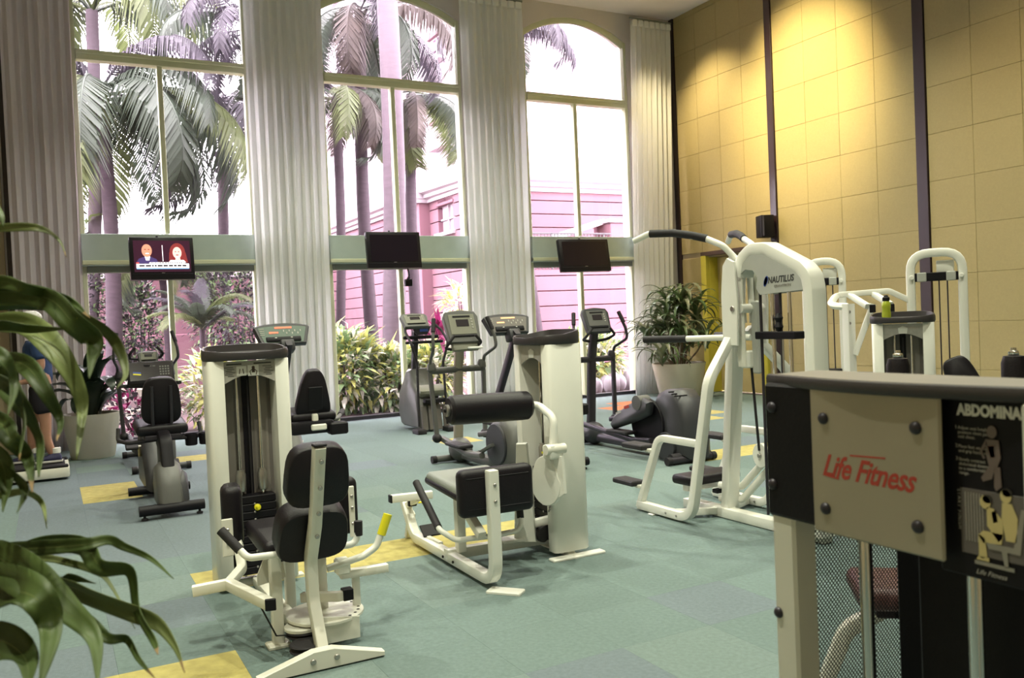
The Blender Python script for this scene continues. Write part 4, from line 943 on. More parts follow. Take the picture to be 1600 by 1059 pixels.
fig('diagram_seat', 'steel', [[(-.575, 1.244), (-.545, 1.244), (-.536, 1.285), (-.532, 1.285), (-.538, 1.238), (-.572, 1.238)], [(-.558, 1.238), (-.552, 1.238), (-.551, 1.222), (-.555, 1.222)], [(-.588, 1.223), (-.545, 1.223), (-.545, 1.219), (-.588, 1.219)]])
text('Life Fitness', (PX, .588, 1.2085), .0075, (0, -1, 0), (-1, 0, 0), 'label_grey', pc, 'lettering', shear=.35, ext=.0002)
fig('muscle_figure', 'print_body', [circ(-.565, 1.361, .0055), [(-.572, 1.353), (-.558, 1.353), (-.556, 1.335), (-.560, 1.325), (-.569, 1.325), (-.572, 1.338)], [(-.572, 1.352), (-.579, 1.34), (-.575, 1.332), (-.573, 1.333), (-.576, 1.34), (-.570, 1.348)], [(-.569, 1.325), (-.562, 1.325), (-.566, 1.312), (-.576, 1.308), (-.578, 1.312)], [(-.563, 1.325), (-.557, 1.325), (-.556, 1.305), (-.562, 1.300), (-.564, 1.304)]])
fig('muscle_highlight', 'red_print', [[(-.570, 1.346), (-.563, 1.347), (-.562, 1.335), (-.567, 1.334)]])
n_ = 20
lid = [(.838+.030*(1-math.sin(PI*k/n_)), .885-.40*k/n_) for k in range(n_+1)]+[(.955, .485), (.955, .885)]
q = MB(); q.prism(lid, (0, 0, 1.403), X3, Y3, (0, 0, .012), .003); q.build('top_lid', 'taupe_panel', m4, 40)
q = MB(); q.sweep([(x-.004, y, 1.402) for x, y in lid[:n_+1]], rounded_rect(.012, .016, .005, 2), Z3); q.build('lid_rim', 'tray_plastic', m4, 40)
part('tray_trim', 'black_plastic', m4, 'rbox', (.91, .69, 1.391), (.08, .34, .012), .004)
mesh_screen_mat('mesh_screen', (.035, .028, .03), .0047, .35)
q = MB(); q.quad((.892, .868, .05), (1.092, .868, .05), (1.092, .868, 1.34), (.892, .868, 1.34)); q.build('mesh_screen', 'mesh_screen', m4, 0)
q = MB(); q.rbox((.896, .868, .70), (.008, .012, 1.36), .002); q.build('mesh_edge', 'black_plastic', m4)
part('rear_cover', 'black_plastic', m4, 'rbox', (1.13, .69, .68), (.11, .35, 1.30), .006)
for y in (.797, .643): part('guide_rod', 'chrome', m4, 'tube', [(.935, y, .08), (.935, y, 1.38)], .0088, 16)
part('cable_cover', 'black_plastic', m4, 'rbox', (1.02, .665, .70), (.09, .175, 1.24), .006)
for k in range(16): part('weight_plate', 'black_plastic', m4, 'rbox', (.955, .665, .12+k*.033), (.07, .20, .031), .003)
part('base_plate', 'cream_enamel', m4, 'rbox', (1.01, .69, .035), (.40, .42, .05), .008)
# lever with the two upright roller pads behind the tower
part('lever_beam', 'cream_enamel', m4, 'rtube', [(1.16, .69, .95), (2.0, 1.5, 1.0), (2.52, 1.96, 1.10)], .05, .05, .2)
for (x, y) in ((2.48, 1.955), (2.70, 1.70)):
    rr_ = part('upright_roller', 'black_vinyl', m4, 'lathe', (x, y, 1.10), [(.02, 0), (.033, .0), (.037, .02), (.037, .19), (.030, .212), (.012, .215)], 20)
    part('roller_bolt', 'chrome', rr_, 'lathe', (x, y, 1.313), [(.014, 0), (.016, .004), (.016, .014), (.009, .018), (.009, .026)], 14)
part('lever_beam', 'cream_enamel', m4, 'rtube', [(2.42, 2.02, 1.09), (2.76, 1.63, 1.09)], .045, .04)

# ---------------------------------------------------------------- stool seat behind the mesh
s4 = thing('machine_seat', 'brown padded seat on a curved white leg seen through the black mesh', 'seat', (2.53, 1.985, 0))
part('cushion', 'brown_vinyl', s4, 'rbox', (2.53, 1.985, .525), (.36, .30, .075), .03, R(-40), 3)
part('seat_plate', 'black_plastic', s4, 'rbox', (2.53, 1.985, .47), (.24, .2, .03), .005, R(-40))
part('curved_leg', 'cream_enamel', s4, 'rtube', [(2.48, 2.03, .46), (2.38, 2.12, .38), (2.33, 2.17, .20), (2.36, 2.15, .03)], .05, .05, .12)
part('foot_rail', 'cream_enamel', s4, 'rtube', [(2.32, 2.18, .035), (2.82, 1.68, .035)], .06, .05)
part('seat_stem', 'cream_enamel', s4, 'rtube', [(2.55, 1.965, .03), (2.55, 1.965, .46)], .05, .05)

# ---------------------------------------------------------------- tower with the water bottle, and the two white arches behind
F5 = Frame(5.98, 4.66, -51)
m5 = thing('leg_machine', 'white weight tower with a yellow-green bottle on its black tray', 'exercise machine', (5.98, 4.66, 0))
tower(m5, F5, marks=False)
b = MB(); b.prism([(-.03, -.025), (.03, -.025), (.035, .02), (0, .035), (-.035, .02)], F5(0, .012, 1.27), F5.v(1, 0, 0), Z3, F5.v(0, .003, 0)); b.build('printed_emblem', 'label_white', m5)
part('base_beam', 'white_enamel', m5, 'rtube', [F5(0, .1, .05), F5(.95, .05, .05)], .06, .06)
egg_pad('backrest', 'black_vinyl', m5, F5(.42, -.1, .86), .24, .42, .09, F5.M @ Matrix.Rotation(R(-24), 3, 'Y'), .85)
part('seat', 'black_vinyl', m5, 'rbox', F5(.62, -.1, .52), (.42, .32, .08), .03, F5.M, 3); part('seat_post', 'white_enamel', m5, 'rtube', [F5(.6, -.1, .05), F5(.6, -.1, .5)], .06, .06)
part('side_box', 'white_enamel', m5, 'rbox', F5(.58, .02, .80), (.12, .06, .06), .006, F5.M); part('side_grip', 'black_rubber', m5, 'tube', [F5(.63, .02, .815), F5(.76, .02, .82)], .025, 12); part('side_knob', 'black_plastic', m5, 'lathe', F5(.54, .02, .83), [(.008, 0), (.008, .03), (.018, .035), (.014, .055)], 12)
part('side_post', 'white_enamel', m5, 'rtube', [F5(.58, .02, .05), F5(.58, .02, .78)], .05, .05)
mat('bottle_lime', (.36, .42, .03), .25, coat=.3); 
bt = thing('water_bottle', 'yellow-green water bottle with black cap standing on a machine tray', 'bottle', F5(-.115, .10, 1.36))
bx = F5(-.115, .10, 0)
part('bottle_body', 'bottle_lime', bt, 'lathe', (bx.x, bx.y, 1.352), [(.024, 0), (.034, .006), (.035, .06), (.031, .085), (.035, .11), (.034, .14), (.022, .16)], 20)
part('bottle_cap', 'black_plastic', bt, 'lathe', (bx.x, bx.y, 1.510), [(.026, 0), (.028, .004), (.028, .028), (.018, .034), (.014, .046), (.006, .048)], 18)

def arch_machine(name, label, F, hw, zt, arms):
    m = thing(name, label, 'exercise machine', F(0, 0, 0))
    part('arch_frame', 'white_enamel', m, 'rtube', [F(-hw, 0, .03), F(-hw, 0, zt), F(hw, 0, zt), F(hw, 0, .03)], .075, .06, .16, F.v(0, 1, 0), .02)
    cbm = part('cross_bar', 'black_plastic', m, 'rbox', F(0, 0, zt-.21), (2*hw-.06, .05, .075), .006, F.M)
    for s in (-1, 1):
        part('bar_clamp', 'grey_enamel', cbm, 'rbox', F(s*(hw-.09), -.005, zt-.21), (.075, .056, .08), .006, F.M); part('bolt', 'white_enamel', cbm, 'disc', F(s*(hw-.01), -.04, zt-.21), .02, .02, F.v(0, 1, 0), 12)
    part('pulley_plate', 'white_enamel', m, 'rbox', F(hw*.35, .02, zt-.13), (.14, .02, .12), .02, F.M, 2)
    for a in (-.03, .035): part('guide_rod', 'dark_metal', m, 'tube', [F(a+.05, 0, .1), F(a+.05, 0, zt-.22)], .006, 8)
    for k in range(9): part('weight_plate', 'black_plastic', m, 'rbox', F(.03, 0, .12+k*.085), (.24, .1, .08), .005, F.M)
    for a in (-.12, .12): part('base_rail', 'white_enamel', m, 'rtube', [F(a, -.45, .035), F(a, .2, .035)], .06, .05)
    part('base_tie', 'white_enamel', m, 'rtube', [F(-hw, 0, .05), F(hw, 0, .05)], .05, .05)
    if arms:
        part('upper_arm', 'white_enamel', m, 'rtube', [F(-hw, 0, 1.50), F(-hw-.18, -.02, 1.60), F(-hw-.62, -.05, 1.585), F(-hw-.66, -.25, 1.49), F(-hw-.5, -.28, 1.475)], .05, .05, .08)
        part('arm_rail', 'white_enamel', m, 'rtube', [F(-hw-.50, -.05, 1.575), F(-hw-.34, -.28, 1.47)], .05, .045)
        part('arm_rail', 'white_enamel', m, 'rtube', [F(-hw-.30, -.04, 1.575), F(-hw-.16, -.24, 1.48)], .05, .045)
        al = part('arm_leg', 'white_enamel', m, 'rtube', [F(-hw-.50, -.28, 1.50), F(-hw-.50, -.28, .03)], .09, .07)
        for z in (1.43, 1.33): part('bolt', 'steel', al, 'disc', F(-hw-.49, -.32, z), .015, .012, F.v(0, 1, 0), 10)
        part('arm_brace', 'white_enamel', m, 'rtube', [F(-hw-.46, -.27, 1.05), F(-hw-.30, -.24, 1.49)], .05, .05)
        for a in (-.34, -.19): part('end_cap', 'black_plastic', m, 'rbox', F(-hw+a+.04, -.31, 1.45), (.05, .02, .07), .004, F.M)
        part('back_pad', 'black_vinyl', m, 'rbox', F(-hw-.38, .1, .62), (.22, .1, .5), .03, F.M, 2)
    return m
def vray(px_, dist):
    a = YAW+math.atan((px_-800)/1363.5); return a, dist*math.sin(a), dist*math.cos(a)
a, x, y = vray(1466, 8.5); arch_machine('pulldown_machine', 'white tube-arch weight machine standing against the second dark strip, with a side arm', Frame(x, y, -math.degrees(a)), .205, 1.915, True)
a, x, y = vray(1290, 9.6); arch_machine('cable_machine', 'white tube-arch weight machine half hidden behind the lettered grey shield', Frame(x, y, -math.degrees(a)), .178, 1.95, False)

# ================================================================ CARDIO MACHINES (riders face the windows, +Y)
def wide_console(parent, x, y, z, w, m_body='charcoal_plastic', led='red_led', face='display_green'):
    """arched wide console whose face looks back at the rider (-Y) and up"""
    tilt = R(-28); M = Matrix.Rotation(tilt, 3, 'X'); o = V((x, y, z)); au = M@V((1, 0, 0)); av = M@V((0, 0, 1)); nn = M@V((0, 1, 0))
    h = w*.40; n = 12
    def outl(s, t=1.):
        return [(-w/2*.80*s, -h*.55*s), (w/2*.80*s, -h*.55*s), (w/2*s, h*.30*s)]+[(w/2*s*math.cos(PI*k/n), (h*.30+h*.22*math.sin(PI*k/n)*t)*s) for k in range(1, n)]+[(-w/2*s, h*.30*s)]
    b = MB(); b.prism(outl(1.), o+nn*.03, au, av, nn*.07, .012); c = b.build('console', m_body, parent)
    b = MB(); b.prism(outl(.86, .5), o-nn*.006, au, av, nn*.004); b.build('display', face, c, 0)
    b = MB()
    b.rbox(o-nn*.009+au*(w*.02)+av*(h*.26), (w*.30, .003, h*.07), 0, M); b.rbox(o-nn*.009-au*(w*.16)+av*(h*.02), (w*.16, .003, h*.07), 0, M); b.build('led_readout', led, c, 0)
    b = MB()
    for k in range(7): b.rbox(o-nn*.009+au*(w*(.02+.05*k))+av*(h*(.10-.12*(k % 2))), (w*.018, .003, h*.09), 0, M)
    for k in range(4): b.rbox(o-nn*.009-au*(w*.36)+av*(h*(.22-.1*k)), (w*.08, .003, h*.025), 0, M)
    b.build('printed_marks', 'label_grey', c, 0)
    b = MB(); b.rbox(o-nn*.012-av*(h*.32), (w*.62, .02, h*.24), .01, M, 2); b.build('key_strip', 'black_plastic', c)
    b = MB()
    for k in (-1, 1): b.ell(o-nn*.024+au*(k*w*.14)-av*(h*.28), (.012, .006, .006), 8, 6, M)
    b.build('control_button', 'label_white', c)
    return c

def recumbent(name, label, x, ys, style):
    """recumbent bike: seat at y=ys, pedals and console ahead"""
    m = thing(name, label, 'exercise bike', (x, ys+.5, 0))
    sw, sy = (.25, ys-.45) if style == 'dark' else (.17, ys-.26)
    part('rear_stabilizer', 'black_plastic', m, 'tube', [(x-sw, sy, .085), (x+sw, sy, .085)], .042, 14)
    part('front_stabilizer', 'black_plastic', m, 'tube', [(x-.25, ys+.62, .075), (x+.28, ys+.62, .075)], .038, 14)
    for s in (-1, 1): part('leveling_foot', 'black_rubber', m, 'lathe', (x+s*(sw-.04), sy, .012), [(.026, 0), (.026, .012), (.01, .018), (.01, .05)], 12)
    if style == 'dark':
        b = MB(); b.prism([(-.47, .08), (-.40, .06), (-.10, .08), (-.02, .24), (-.10, .40), (-.24, .44), (-.36, .40), (-.44, .26)], (x, ys, 0), Y3, Z3, (.20, 0, 0), .035); b.build('rear_cover', 'mid_grey_plastic', m, 50)
        b = MB(); b.prism([(-.44, .11), (-.33, .10), (-.20, .14), (-.16, .26), (-.22, .36), (-.34, .36), (-.42, .27)], (x+.06, ys, 0), Y3, Z3, (.16, 0, 0), .03); b.build('flywheel_bulge', 'charcoal_plastic', m, 50)
        part('seat_rail', 'black_plastic', m, 'rtube', [(x, ys-.28, .36), (x, ys-.18, .58), (x, ys+.05, .62)], .16, .10, .06, (1, 0, 0), .02)
    part('main_rail', 'dark_metal' if style == 'dark' else 'mid_grey_plastic', m, 'rtube', [(x, sy+.03, .12), (x, ys+.3, .20), (x, ys+.95, .22)], .10, .08, .15, (1, 0, 0), .02)
    b = MB(); b.prism([(.55, .06), (1.30, .06), (1.36, .20), (1.28, .50), (1.12, .66), (.98, .62), (.80, .42), (.58, .22)], (x, ys, 0), Y3, Z3, (.20, 0, 0), .04); b.build('drive_cover', 'charcoal_plastic' if style == 'dark' else 'mid_grey_plastic', m, 50)
    for s in (-1, 1):
        part('crank', 'steel', m, 'rtube', [(x+s*.115, ys+.90, .36), (x+s*.125, ys+.90+s*.12, .36-s*.11)], .03, .018)
        part('pedal', 'black_rubber', m, 'rbox', (x+s*.19, ys+.90+s*.12, .36-s*.11), (.11, .09, .03), .008, Matrix.Rotation(R(30), 3, 'X'))
    part('console_post', 'dark_metal', m, 'rtube', [(x, ys+1.2, .5), (x, ys+1.05, 1.22)] if style == 'dark' else [(x, ys+1.36, .5), (x, ys+.76, 1.36)], .085, .06, 0, (1, 0, 0), .012)
    part('seat', 'black_vinyl', m, 'rbox', (x, ys+.14, .70), (.42, .40, .09), .038, Matrix.Rotation(R(6), 3, 'X'), 3)
    part('seat_bracket', 'dark_metal', m, 'rbox', (x, ys+.06, .62), (.30, .22, .05), .01)
    if style == 'dark':
        part('carriage_beam', 'mid_grey_plastic', m, 'rtube', [(x, ys+.0, .60), (x, ys+.02, .44), (x, ys+.1, .2)], .09, .09, .05, (1, 0, 0), .015)
    if style == 'dark':
        bk = egg_pad('backrest', 'black_vinyl', m, (x, ys-.03, .935), .345, .41, .07, Matrix.Rotation(R(12), 3, 'X'), .80)
        for s in (-1, 1): part('back_support', 'dark_metal', bk, 'tube', [(x+s*.075, ys-.10, 1.06), (x+s*.075, ys-.06, .80), (x+s*.07, ys+.0, .62)], .014, 8)
        for s in (-1, 1):
            part('side_handle', 'black_rubber', m, 'tube', [(x+s*.05, ys+.0, .60), (x+s*.27, ys+.0, .59), (x+s*.34, ys+.18, .60), (x+s*.33, ys+.22, .70)], .017, 10, .05)
        for k in range(2): part('cup_holder', 'black_plastic', m, 'lathe', (x+.235+.115*k, ys+.02, .52), [(.042, 0), (.05, .006), (.056, .10), (.052, .10), (.045, .012), (.001, .012)], 18)
    else:
        bk = egg_pad('backrest', 'black_vinyl', m, (x, ys-.04, .90), .37, .46, .085, Matrix.Rotation(R(14), 3, 'X'), .46)
        part('back_plate', 'black_plastic', bk, 'rbox', (x, ys-.115, .86), (.13, .012, .22), .006, Matrix.Rotation(R(14), 3, 'X'))
        part('back_stem', 'cream_enamel', bk, 'rbox', (x, ys-.07, .67), (.055, .04, .10), .01)
        part('back_clamp', 'cream_enamel', m, 'rbox', (x+.02, ys-.10, .60), (.14, .07, .055), .01)
        for s in (-1, 1):
            part('side_handle', 'mid_grey_plastic', m, 'tube', [(x+s*.05, ys+.0, .62), (x+s*.24, ys+.05, .64), (x+s*.34, ys+.22, .68)], .018, 10, .05); part('grip', 'black_rubber', m, 'tube', [(x+s*.30, ys+.16, .665), (x+s*.36, ys+.27, .69)], .025, 10)
        part('seat_lever_box', 'black_plastic', m, 'rbox', (x+.20, ys-.08, .575), (.17, .14, .11), .014); part('seat_skirt', 'black_plastic', m, 'rbox', (x-.03, ys+.04, .60), (.40, .30, .12), .03, None, 2)
    if style == 'dark':
        M = Matrix.Rotation(R(-24), 3, 'X'); o = V((x+.03, ys+1.02, 1.245-.115)); nn = M@V((0, 1, 0)); av = M@V((0, 0, 1))
        c = part('console', 'black_plastic', m, 'rbox', o, (.42, .055, .24), .02, M, 2)
        part('display', 'display_dark', c, 'rbox', o-nn*.029+av*.01, (.38, .003, .19), .001, M)
        b = MB()
        for i in range(4):
            for j in range(4): b.rbox(o-nn*.0315+M@V((.085+.024*i, 0, .05-.026*j)), (.015, .002, .015), 0, M)
        for i in range(3): b.rbox(o-nn*.0315+M@V((-.04+.035*i, 0, .06)), (.024, .002, .01), 0, M)
        b.build('keypad', 'mid_grey_plastic', c, 0)
        b = MB(); b.rbox(o-nn*.0318+M@V((-.125, 0, -.02)), (.07, .002, .014), 0, M@Matrix.Rotation(R(8), 3, 'Y')); b.build('yellow_sticker', 'yellow_plastic', c, 0)
        b = MB(); b.rbox(o-nn*.0318+M@V((-.125, 0, -.004)), (.07, .002, .016), 0, M@Matrix.Rotation(R(8), 3, 'Y')); b.build('blue_sticker', 'label_blue', c, 0)
        for s in (-1, 1): part('console_grip', 'black_rubber', m, 'tube', [(x, ys+1.07, 1.0), (x+s*.2, ys+1.0, 1.02), (x+s*.27, ys+.86, 1.03)], .018, 10, .05)
    else:
        wide_console(m, x-.02, ys+.92, 1.455, .56, led='red_led' if style == 'red' else 'orange_reflection', face='display_green' if style == 'red' else 'brown_grey_panel')
        part('console_neck', 'charcoal_plastic', m, 'rbox', (x, ys+.85, 1.32), (.14, .14, .12), .02, Matrix.Rotation(R(-20), 3, 'X'), 2)
    return m
recumbent('recumbent_bike', 'black recumbent bike with small keypad console and yellow-blue sticker beside the planter', .82, 8.02, 'dark')
recumbent('recumbent_bike', 'recumbent bike with teardrop seat back and wide red-lit console behind the hip machine', 2.09, 7.88, 'red')
recumbent('recumbent_bike', 'recumbent bike with wide orange-reflecting console on a slanted black post behind the roller machine', 4.40, 7.42, 'orange')

def tvconsole(parent, x, y, z, w, h, mb, mf, tilt=-22, screen='display_dark'):
    M = Matrix.Rotation(R(tilt), 3, 'X'); o = V((x, y, z)); nn = M@V((0, 1, 0)); au = M@V((1, 0, 0)); av = M@V((0, 0, 1))
    b = MB(); b.prism([(-w*.44, -h/2), (w*.44, -h/2), (w/2, h*.30), (w*.42, h*.47), (0, h*.53), (-w*.42, h*.47), (-w/2, h*.30)], o, au, av, nn*.07, .012); c = b.build('console', mb, parent)
    b = MB(); b.rbox(o-nn*.037+av*(h*.06), (w*.74, .006, h*.62), .006, M); b.build('console_face', mf, c)
    b = MB(); b.rbox(o-nn*.042+av*(h*.10), (w*.36, .004, h*.22), .002, M); b.build('display', screen, c)
    b = MB(); b.rbox(o-nn*.042+av*(h*.30), (w*.5, .004, h*.06), .002, M); b.build('media_slot', 'black_plastic', c)
    b = MB(); b.rbox(o-nn*.042-av*(h*.30), (w*.66, .012, h*.05), .004, M); b.build('reading_ledge', 'black_plastic', c)
    b = MB()
    for k in range(4): b.rbox(o-nn*.042+au*(w*.27)+av*(h*(.22-.09*k)), (w*.05, .004, h*.035), 0, M)
    b.build('control_button', 'label_grey', c, 0); return c

def elliptical(name, label, x, yf, yr, pal, shroud, cz=1.43, arms=True, con=(.36, .30)):
    """front column at yf, wheel cover at the rear yr (< yf)"""
    md, mc, ms, ml = pal                    # rails, column, shroud, console
    m = thing(name, label, 'elliptical trainer', (x, (yf+yr)/2, 0))
    part('base_beam', md, m, 'rtube', [(x, yf, .10), (x, yr+.3, .10)], .11, .10, 0, Z3, .03)
    for y in (yf+.02, yr+.08):
        st_ = part('stabilizer', md, m, 'tube', [(x-.27, y, .05), (x+.27, y, .05)], .035, 12)
        for s in (-1, 1): part('end_cap', 'black_rubber', st_, 'tube', [(x+s*.25, y, .05), (x+s*.30, y, .05)], .040, 12)
    part('column', mc, m, 'rtube', [(x, yf, .10), (x+.02, yf-.05, 1.0), (x+.03, yf-.12, cz-.08)], .085, .10, .3, (1, 0, 0), .03)
    part('column_hub', ms, m, 'ell', (x, yf-.06, .14), (.12, .17, .13), 18, 12)
    tvconsole(m, x+.03, yf-.16, cz, con[0], con[1], ml, 'olive_grey_plastic' if ml != 'charcoal_plastic' else 'mid_grey_plastic')
    if arms:
        cb_ = part('pivot_bar', md, m, 'tube', [(x-.30, yf-.06, .99), (x+.32, yf-.06, .99)], .035, 14)
        for s in (-1, 1):
            part('pivot_boot', md, cb_, 'lathe', (x+s*.29, yf-.06, .97), [(.03, 0), (.05, .03), (.045, .08), (.028, .11)], 14)
            ax = x+s*.31
            ua = part('swing_arm', md, m, 'tube', [(ax, yf-.06, 1.03), (ax, yf-.10, 1.12), (ax+s*.05, yf-.30, 1.22), (ax+s*.04, yf-.28, 1.34), (ax+s*.0, yf-.22, 1.50)], .017, 10, .06)
            part('grip', 'black_rubber', ua, 'tube', [(ax+s*.03, yf-.265, 1.40), (ax-s*.005, yf-.215, 1.53)], .023, 10)
            part('drive_arm', md, m, 'rtube', [(ax, yf-.06, .97), (ax-s*.03, yf-.10, .32)], .05, .045, 0, (1, 0, 0), .012)
            part('arm_joint', 'black_rubber', m, 'ell', (ax-s*.03, yf-.10, .29), (.05, .06, .05), 12, 8)
            part('fixed_handle', 'black_rubber', m, 'tube', [(x+s*.05, yf-.12, 1.20), (x+s*.17, yf-.18, 1.22), (x+s*.19, yf-.30, 1.27), (x+s*.12, yf-.30, 1.35)], .016, 8, .05)
    for s in (-1, 1):
        z = .30+s*.09
        pr_ = part('pedal_rail', md, m, 'rtube', [(x+s*.22, yf-.1, .28), (x+s*.215, yr+.75, z-.02), (x+s*.215, yr+.42, z)], .06, .055, .2, Z3, .015)
        part('foot_pedal', 'black_rubber', pr_, 'rbox', (x+s*.215, yr+.95, z+.045), (.15, .38, .035), .014, None, 2)
    if shroud == 'large':
        P_ = [(.02, .05), (.0, .42), (.07, .60), (.19, .715), (.36, .72), (.50, .66), (.62, .46), (.62, .05)]
        b = MB(); b.prism([(yr+a, z) for a, z in P_], (x+.06, 0, 0), Y3, Z3, (.34, 0, 0), .06); sh_ = b.build('wheel_cover', ms, m, 50)
        b = MB()
        for k in range(3): b.rbox((x-.05+.0*k, yr+.14+.045*k, .668+.018*k), (.16, .014, .012), .004, Matrix.Rotation(R(22), 3, 'X'))
        b.build('vent_slot', 'black_plastic', sh_)
        part('crank_disc', 'black_plastic', m, 'disc', (x-.125, yr+.60, .36), .27, .03, X3, 36, .008)
        for s, zz in ((-1, .0), (1, -.12)):
            b = MB(); b.prism([(yr+1.12, .33+zz), (yr+1.05, .42+zz), (yr+.82, .54+zz), (yr+.54, .635+zz), (yr+.42, .60+zz), (yr+.44, .47+zz), (yr+.62, .40+zz), (yr+1.08, .27+zz)], (x+s*.20, 0, 0), Y3, Z3, (.10, 0, 0), .03); lc = b.build('link_cover', ms, m, 50)
        b = MB(); b.rbox((x-.253, yr+.93, .46), (.002, .10, .022), 0, Matrix.Rotation(R(-16), 3, 'X')); b.build('printed_name', 'label_grey', m, 0)
        b = MB(); b.rbox((x-.253, yr+.78, .53), (.002, .09, .03), 0, Matrix.Rotation(R(-16), 3, 'X')); b.build('printed_red_mark', 'red_print', m, 0)
        part('link_hub', 'mid_grey_plastic', m, 'tube', [(x-.26, yr+.60, .585), (x-.12, yr+.60, .585)], .075, 20)
        b = MB(); b.disc((x-.13, yr+.30, .16), .14, .03, X3, 28); b.build('wheel_arch', 'charcoal_plastic', m)
        part('rear_roller', 'black_rubber', m, 'tube', [(x-.22, yr+.12, .06), (x+.26, yr+.12, .06)], .05, 14)
    else:
        P_ = [(.06, .05), (.0, .25), (.05, .48), (.22, .60), (.42, .56), (.56, .40), (.58, .18), (.50, .06)]
        b = MB(); b.prism([(yr+a, z) for a, z in P_], (x+.02, 0, 0), Y3, Z3, (.26, 0, 0), .06); b.build('wheel_cover', ms, m, 50)
        part('crank_disc', 'charcoal_plastic', m, 'disc', (x-.12, yr+.30, .32), .20, .03, X3, 32, .008)
        for s in (-1, 1): part('crank', md, m, 'rtube', [(x+s*.16, yr+.30, .32), (x+s*.20, yr+.44, .32+s*.07)], .05, .03)
    return m
elliptical('elliptical_trainer', 'black elliptical trainer with large rounded rear wheel cover beside the white dip machine', 5.52, 8.55, 6.68, ('dark_metal', 'dark_metal', 'charcoal_plastic', 'charcoal_plastic'), 'large')
e2 = elliptical('elliptical_trainer', 'grey elliptical trainer with olive console and light column behind the roller pad', 3.80, 8.50, 7.05, ('mid_grey_plastic', 'silver_paint', 'mid_grey_plastic', 'mid_grey_plastic'), 'small', 1.43, con=(.40, .36))
part('cup_ring', 'label_white', e2, 'tube', [(3.93+.075*math.cos(t), 8.24+.06*math.sin(t), 1.215) for t in [2*PI*k/16 for k in range(17)]], .012, 8)
part('screen_shelf', 'olive_grey_plastic', e2, 'rbox', (3.83, 8.28, 1.24), (.30, .05, .12), .012, Matrix.Rotation(R(-22), 3, 'X'))
elliptical('elliptical_trainer', 'dark elliptical trainer with silvery console and silver stabilizer behind the keypad bike', 1.02, 11.55, 10.10, ('charcoal_plastic', 'dark_metal', 'mid_grey_plastic', 'mid_grey_plastic'), 'small', 1.22, con=(.24, .15))
# stepper
s1 = thing('stair_stepper', 'grey stair stepper with angled console and long black handrails by the middle window', 'stepper', (4.52, 11.4, 0))
SX = 4.56
b = MB(); b.prism([(11.05, .05), (11.75, .05), (11.86, .25), (11.80, .55), (11.62, .72), (11.50, .86), (11.36, .86), (11.30, .66), (11.12, .55)], (SX, 0, 0), Y3, Z3, (.36, 0, 0), .05); bd = b.build('body', 'mid_grey_plastic', s1, 50)
part('front_hood', 'olive_grey_plastic', s1, 'rbox', (SX+.05, 11.14, .56), (.40, .18, .12), .04, Matrix.Rotation(R(30), 3, 'X'), 2)
for k in range(4): part('front_slat', 'brown_grey_panel', s1, 'rbox', (SX-.10+k*.105, 11.05, .20), (.085, .03, .34), .008, Matrix.Rotation(R(-8), 3, 'X'))
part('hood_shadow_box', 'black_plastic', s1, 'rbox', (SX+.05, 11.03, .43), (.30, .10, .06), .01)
part('column', 'dark_metal', s1, 'rtube', [(SX-.08, 11.42, .80), (SX-.06, 11.34, 1.38)], .08, .08, 0, (1, 0, 0), .02)
tvconsole(s1, SX-.09, 11.28, 1.52, .40, .24, 'mid_grey_plastic', 'olive_grey_plastic', -40)
part('reading_shelf', 'black_plastic', s1, 'rbox', (SX-.02, 11.24, 1.30), (.52, .05, .05), .012); part('reading_shelf', 'black_plastic', s1, 'rbox', (SX+.02, 11.22, 1.23), (.56, .04, .04), .012)
part('screen_holder', 'dark_metal', s1, 'prism', [(-.14, .06), (.16, .06), (.09, -.06), (-.06, -.06)], (SX-.02, 11.24, 1.39), X3, Z3, (0, .03, 0), .004)
part('blue_display', 'label_blue', s1, 'rbox', (SX+.02, 11.222, 1.40), (.12, .004, .05), .001)
for s in (-1, 1):
    part('handrail', 'black_rubber', s1, 'tube', [(SX-.02+s*.20, 11.30, 1.50), (SX+s*.27, 11.18, 1.38), (SX+s*.27, 10.98, 1.22), (SX+s*.19, 11.0, .95), (SX+s*.21, 10.98, .10)], .018, 10, .10)
    part('foot_plate', 'black_rubber', s1, 'rbox', (SX+s*.22, 10.95, .035), (.13, .22, .07), .015, None, 2)

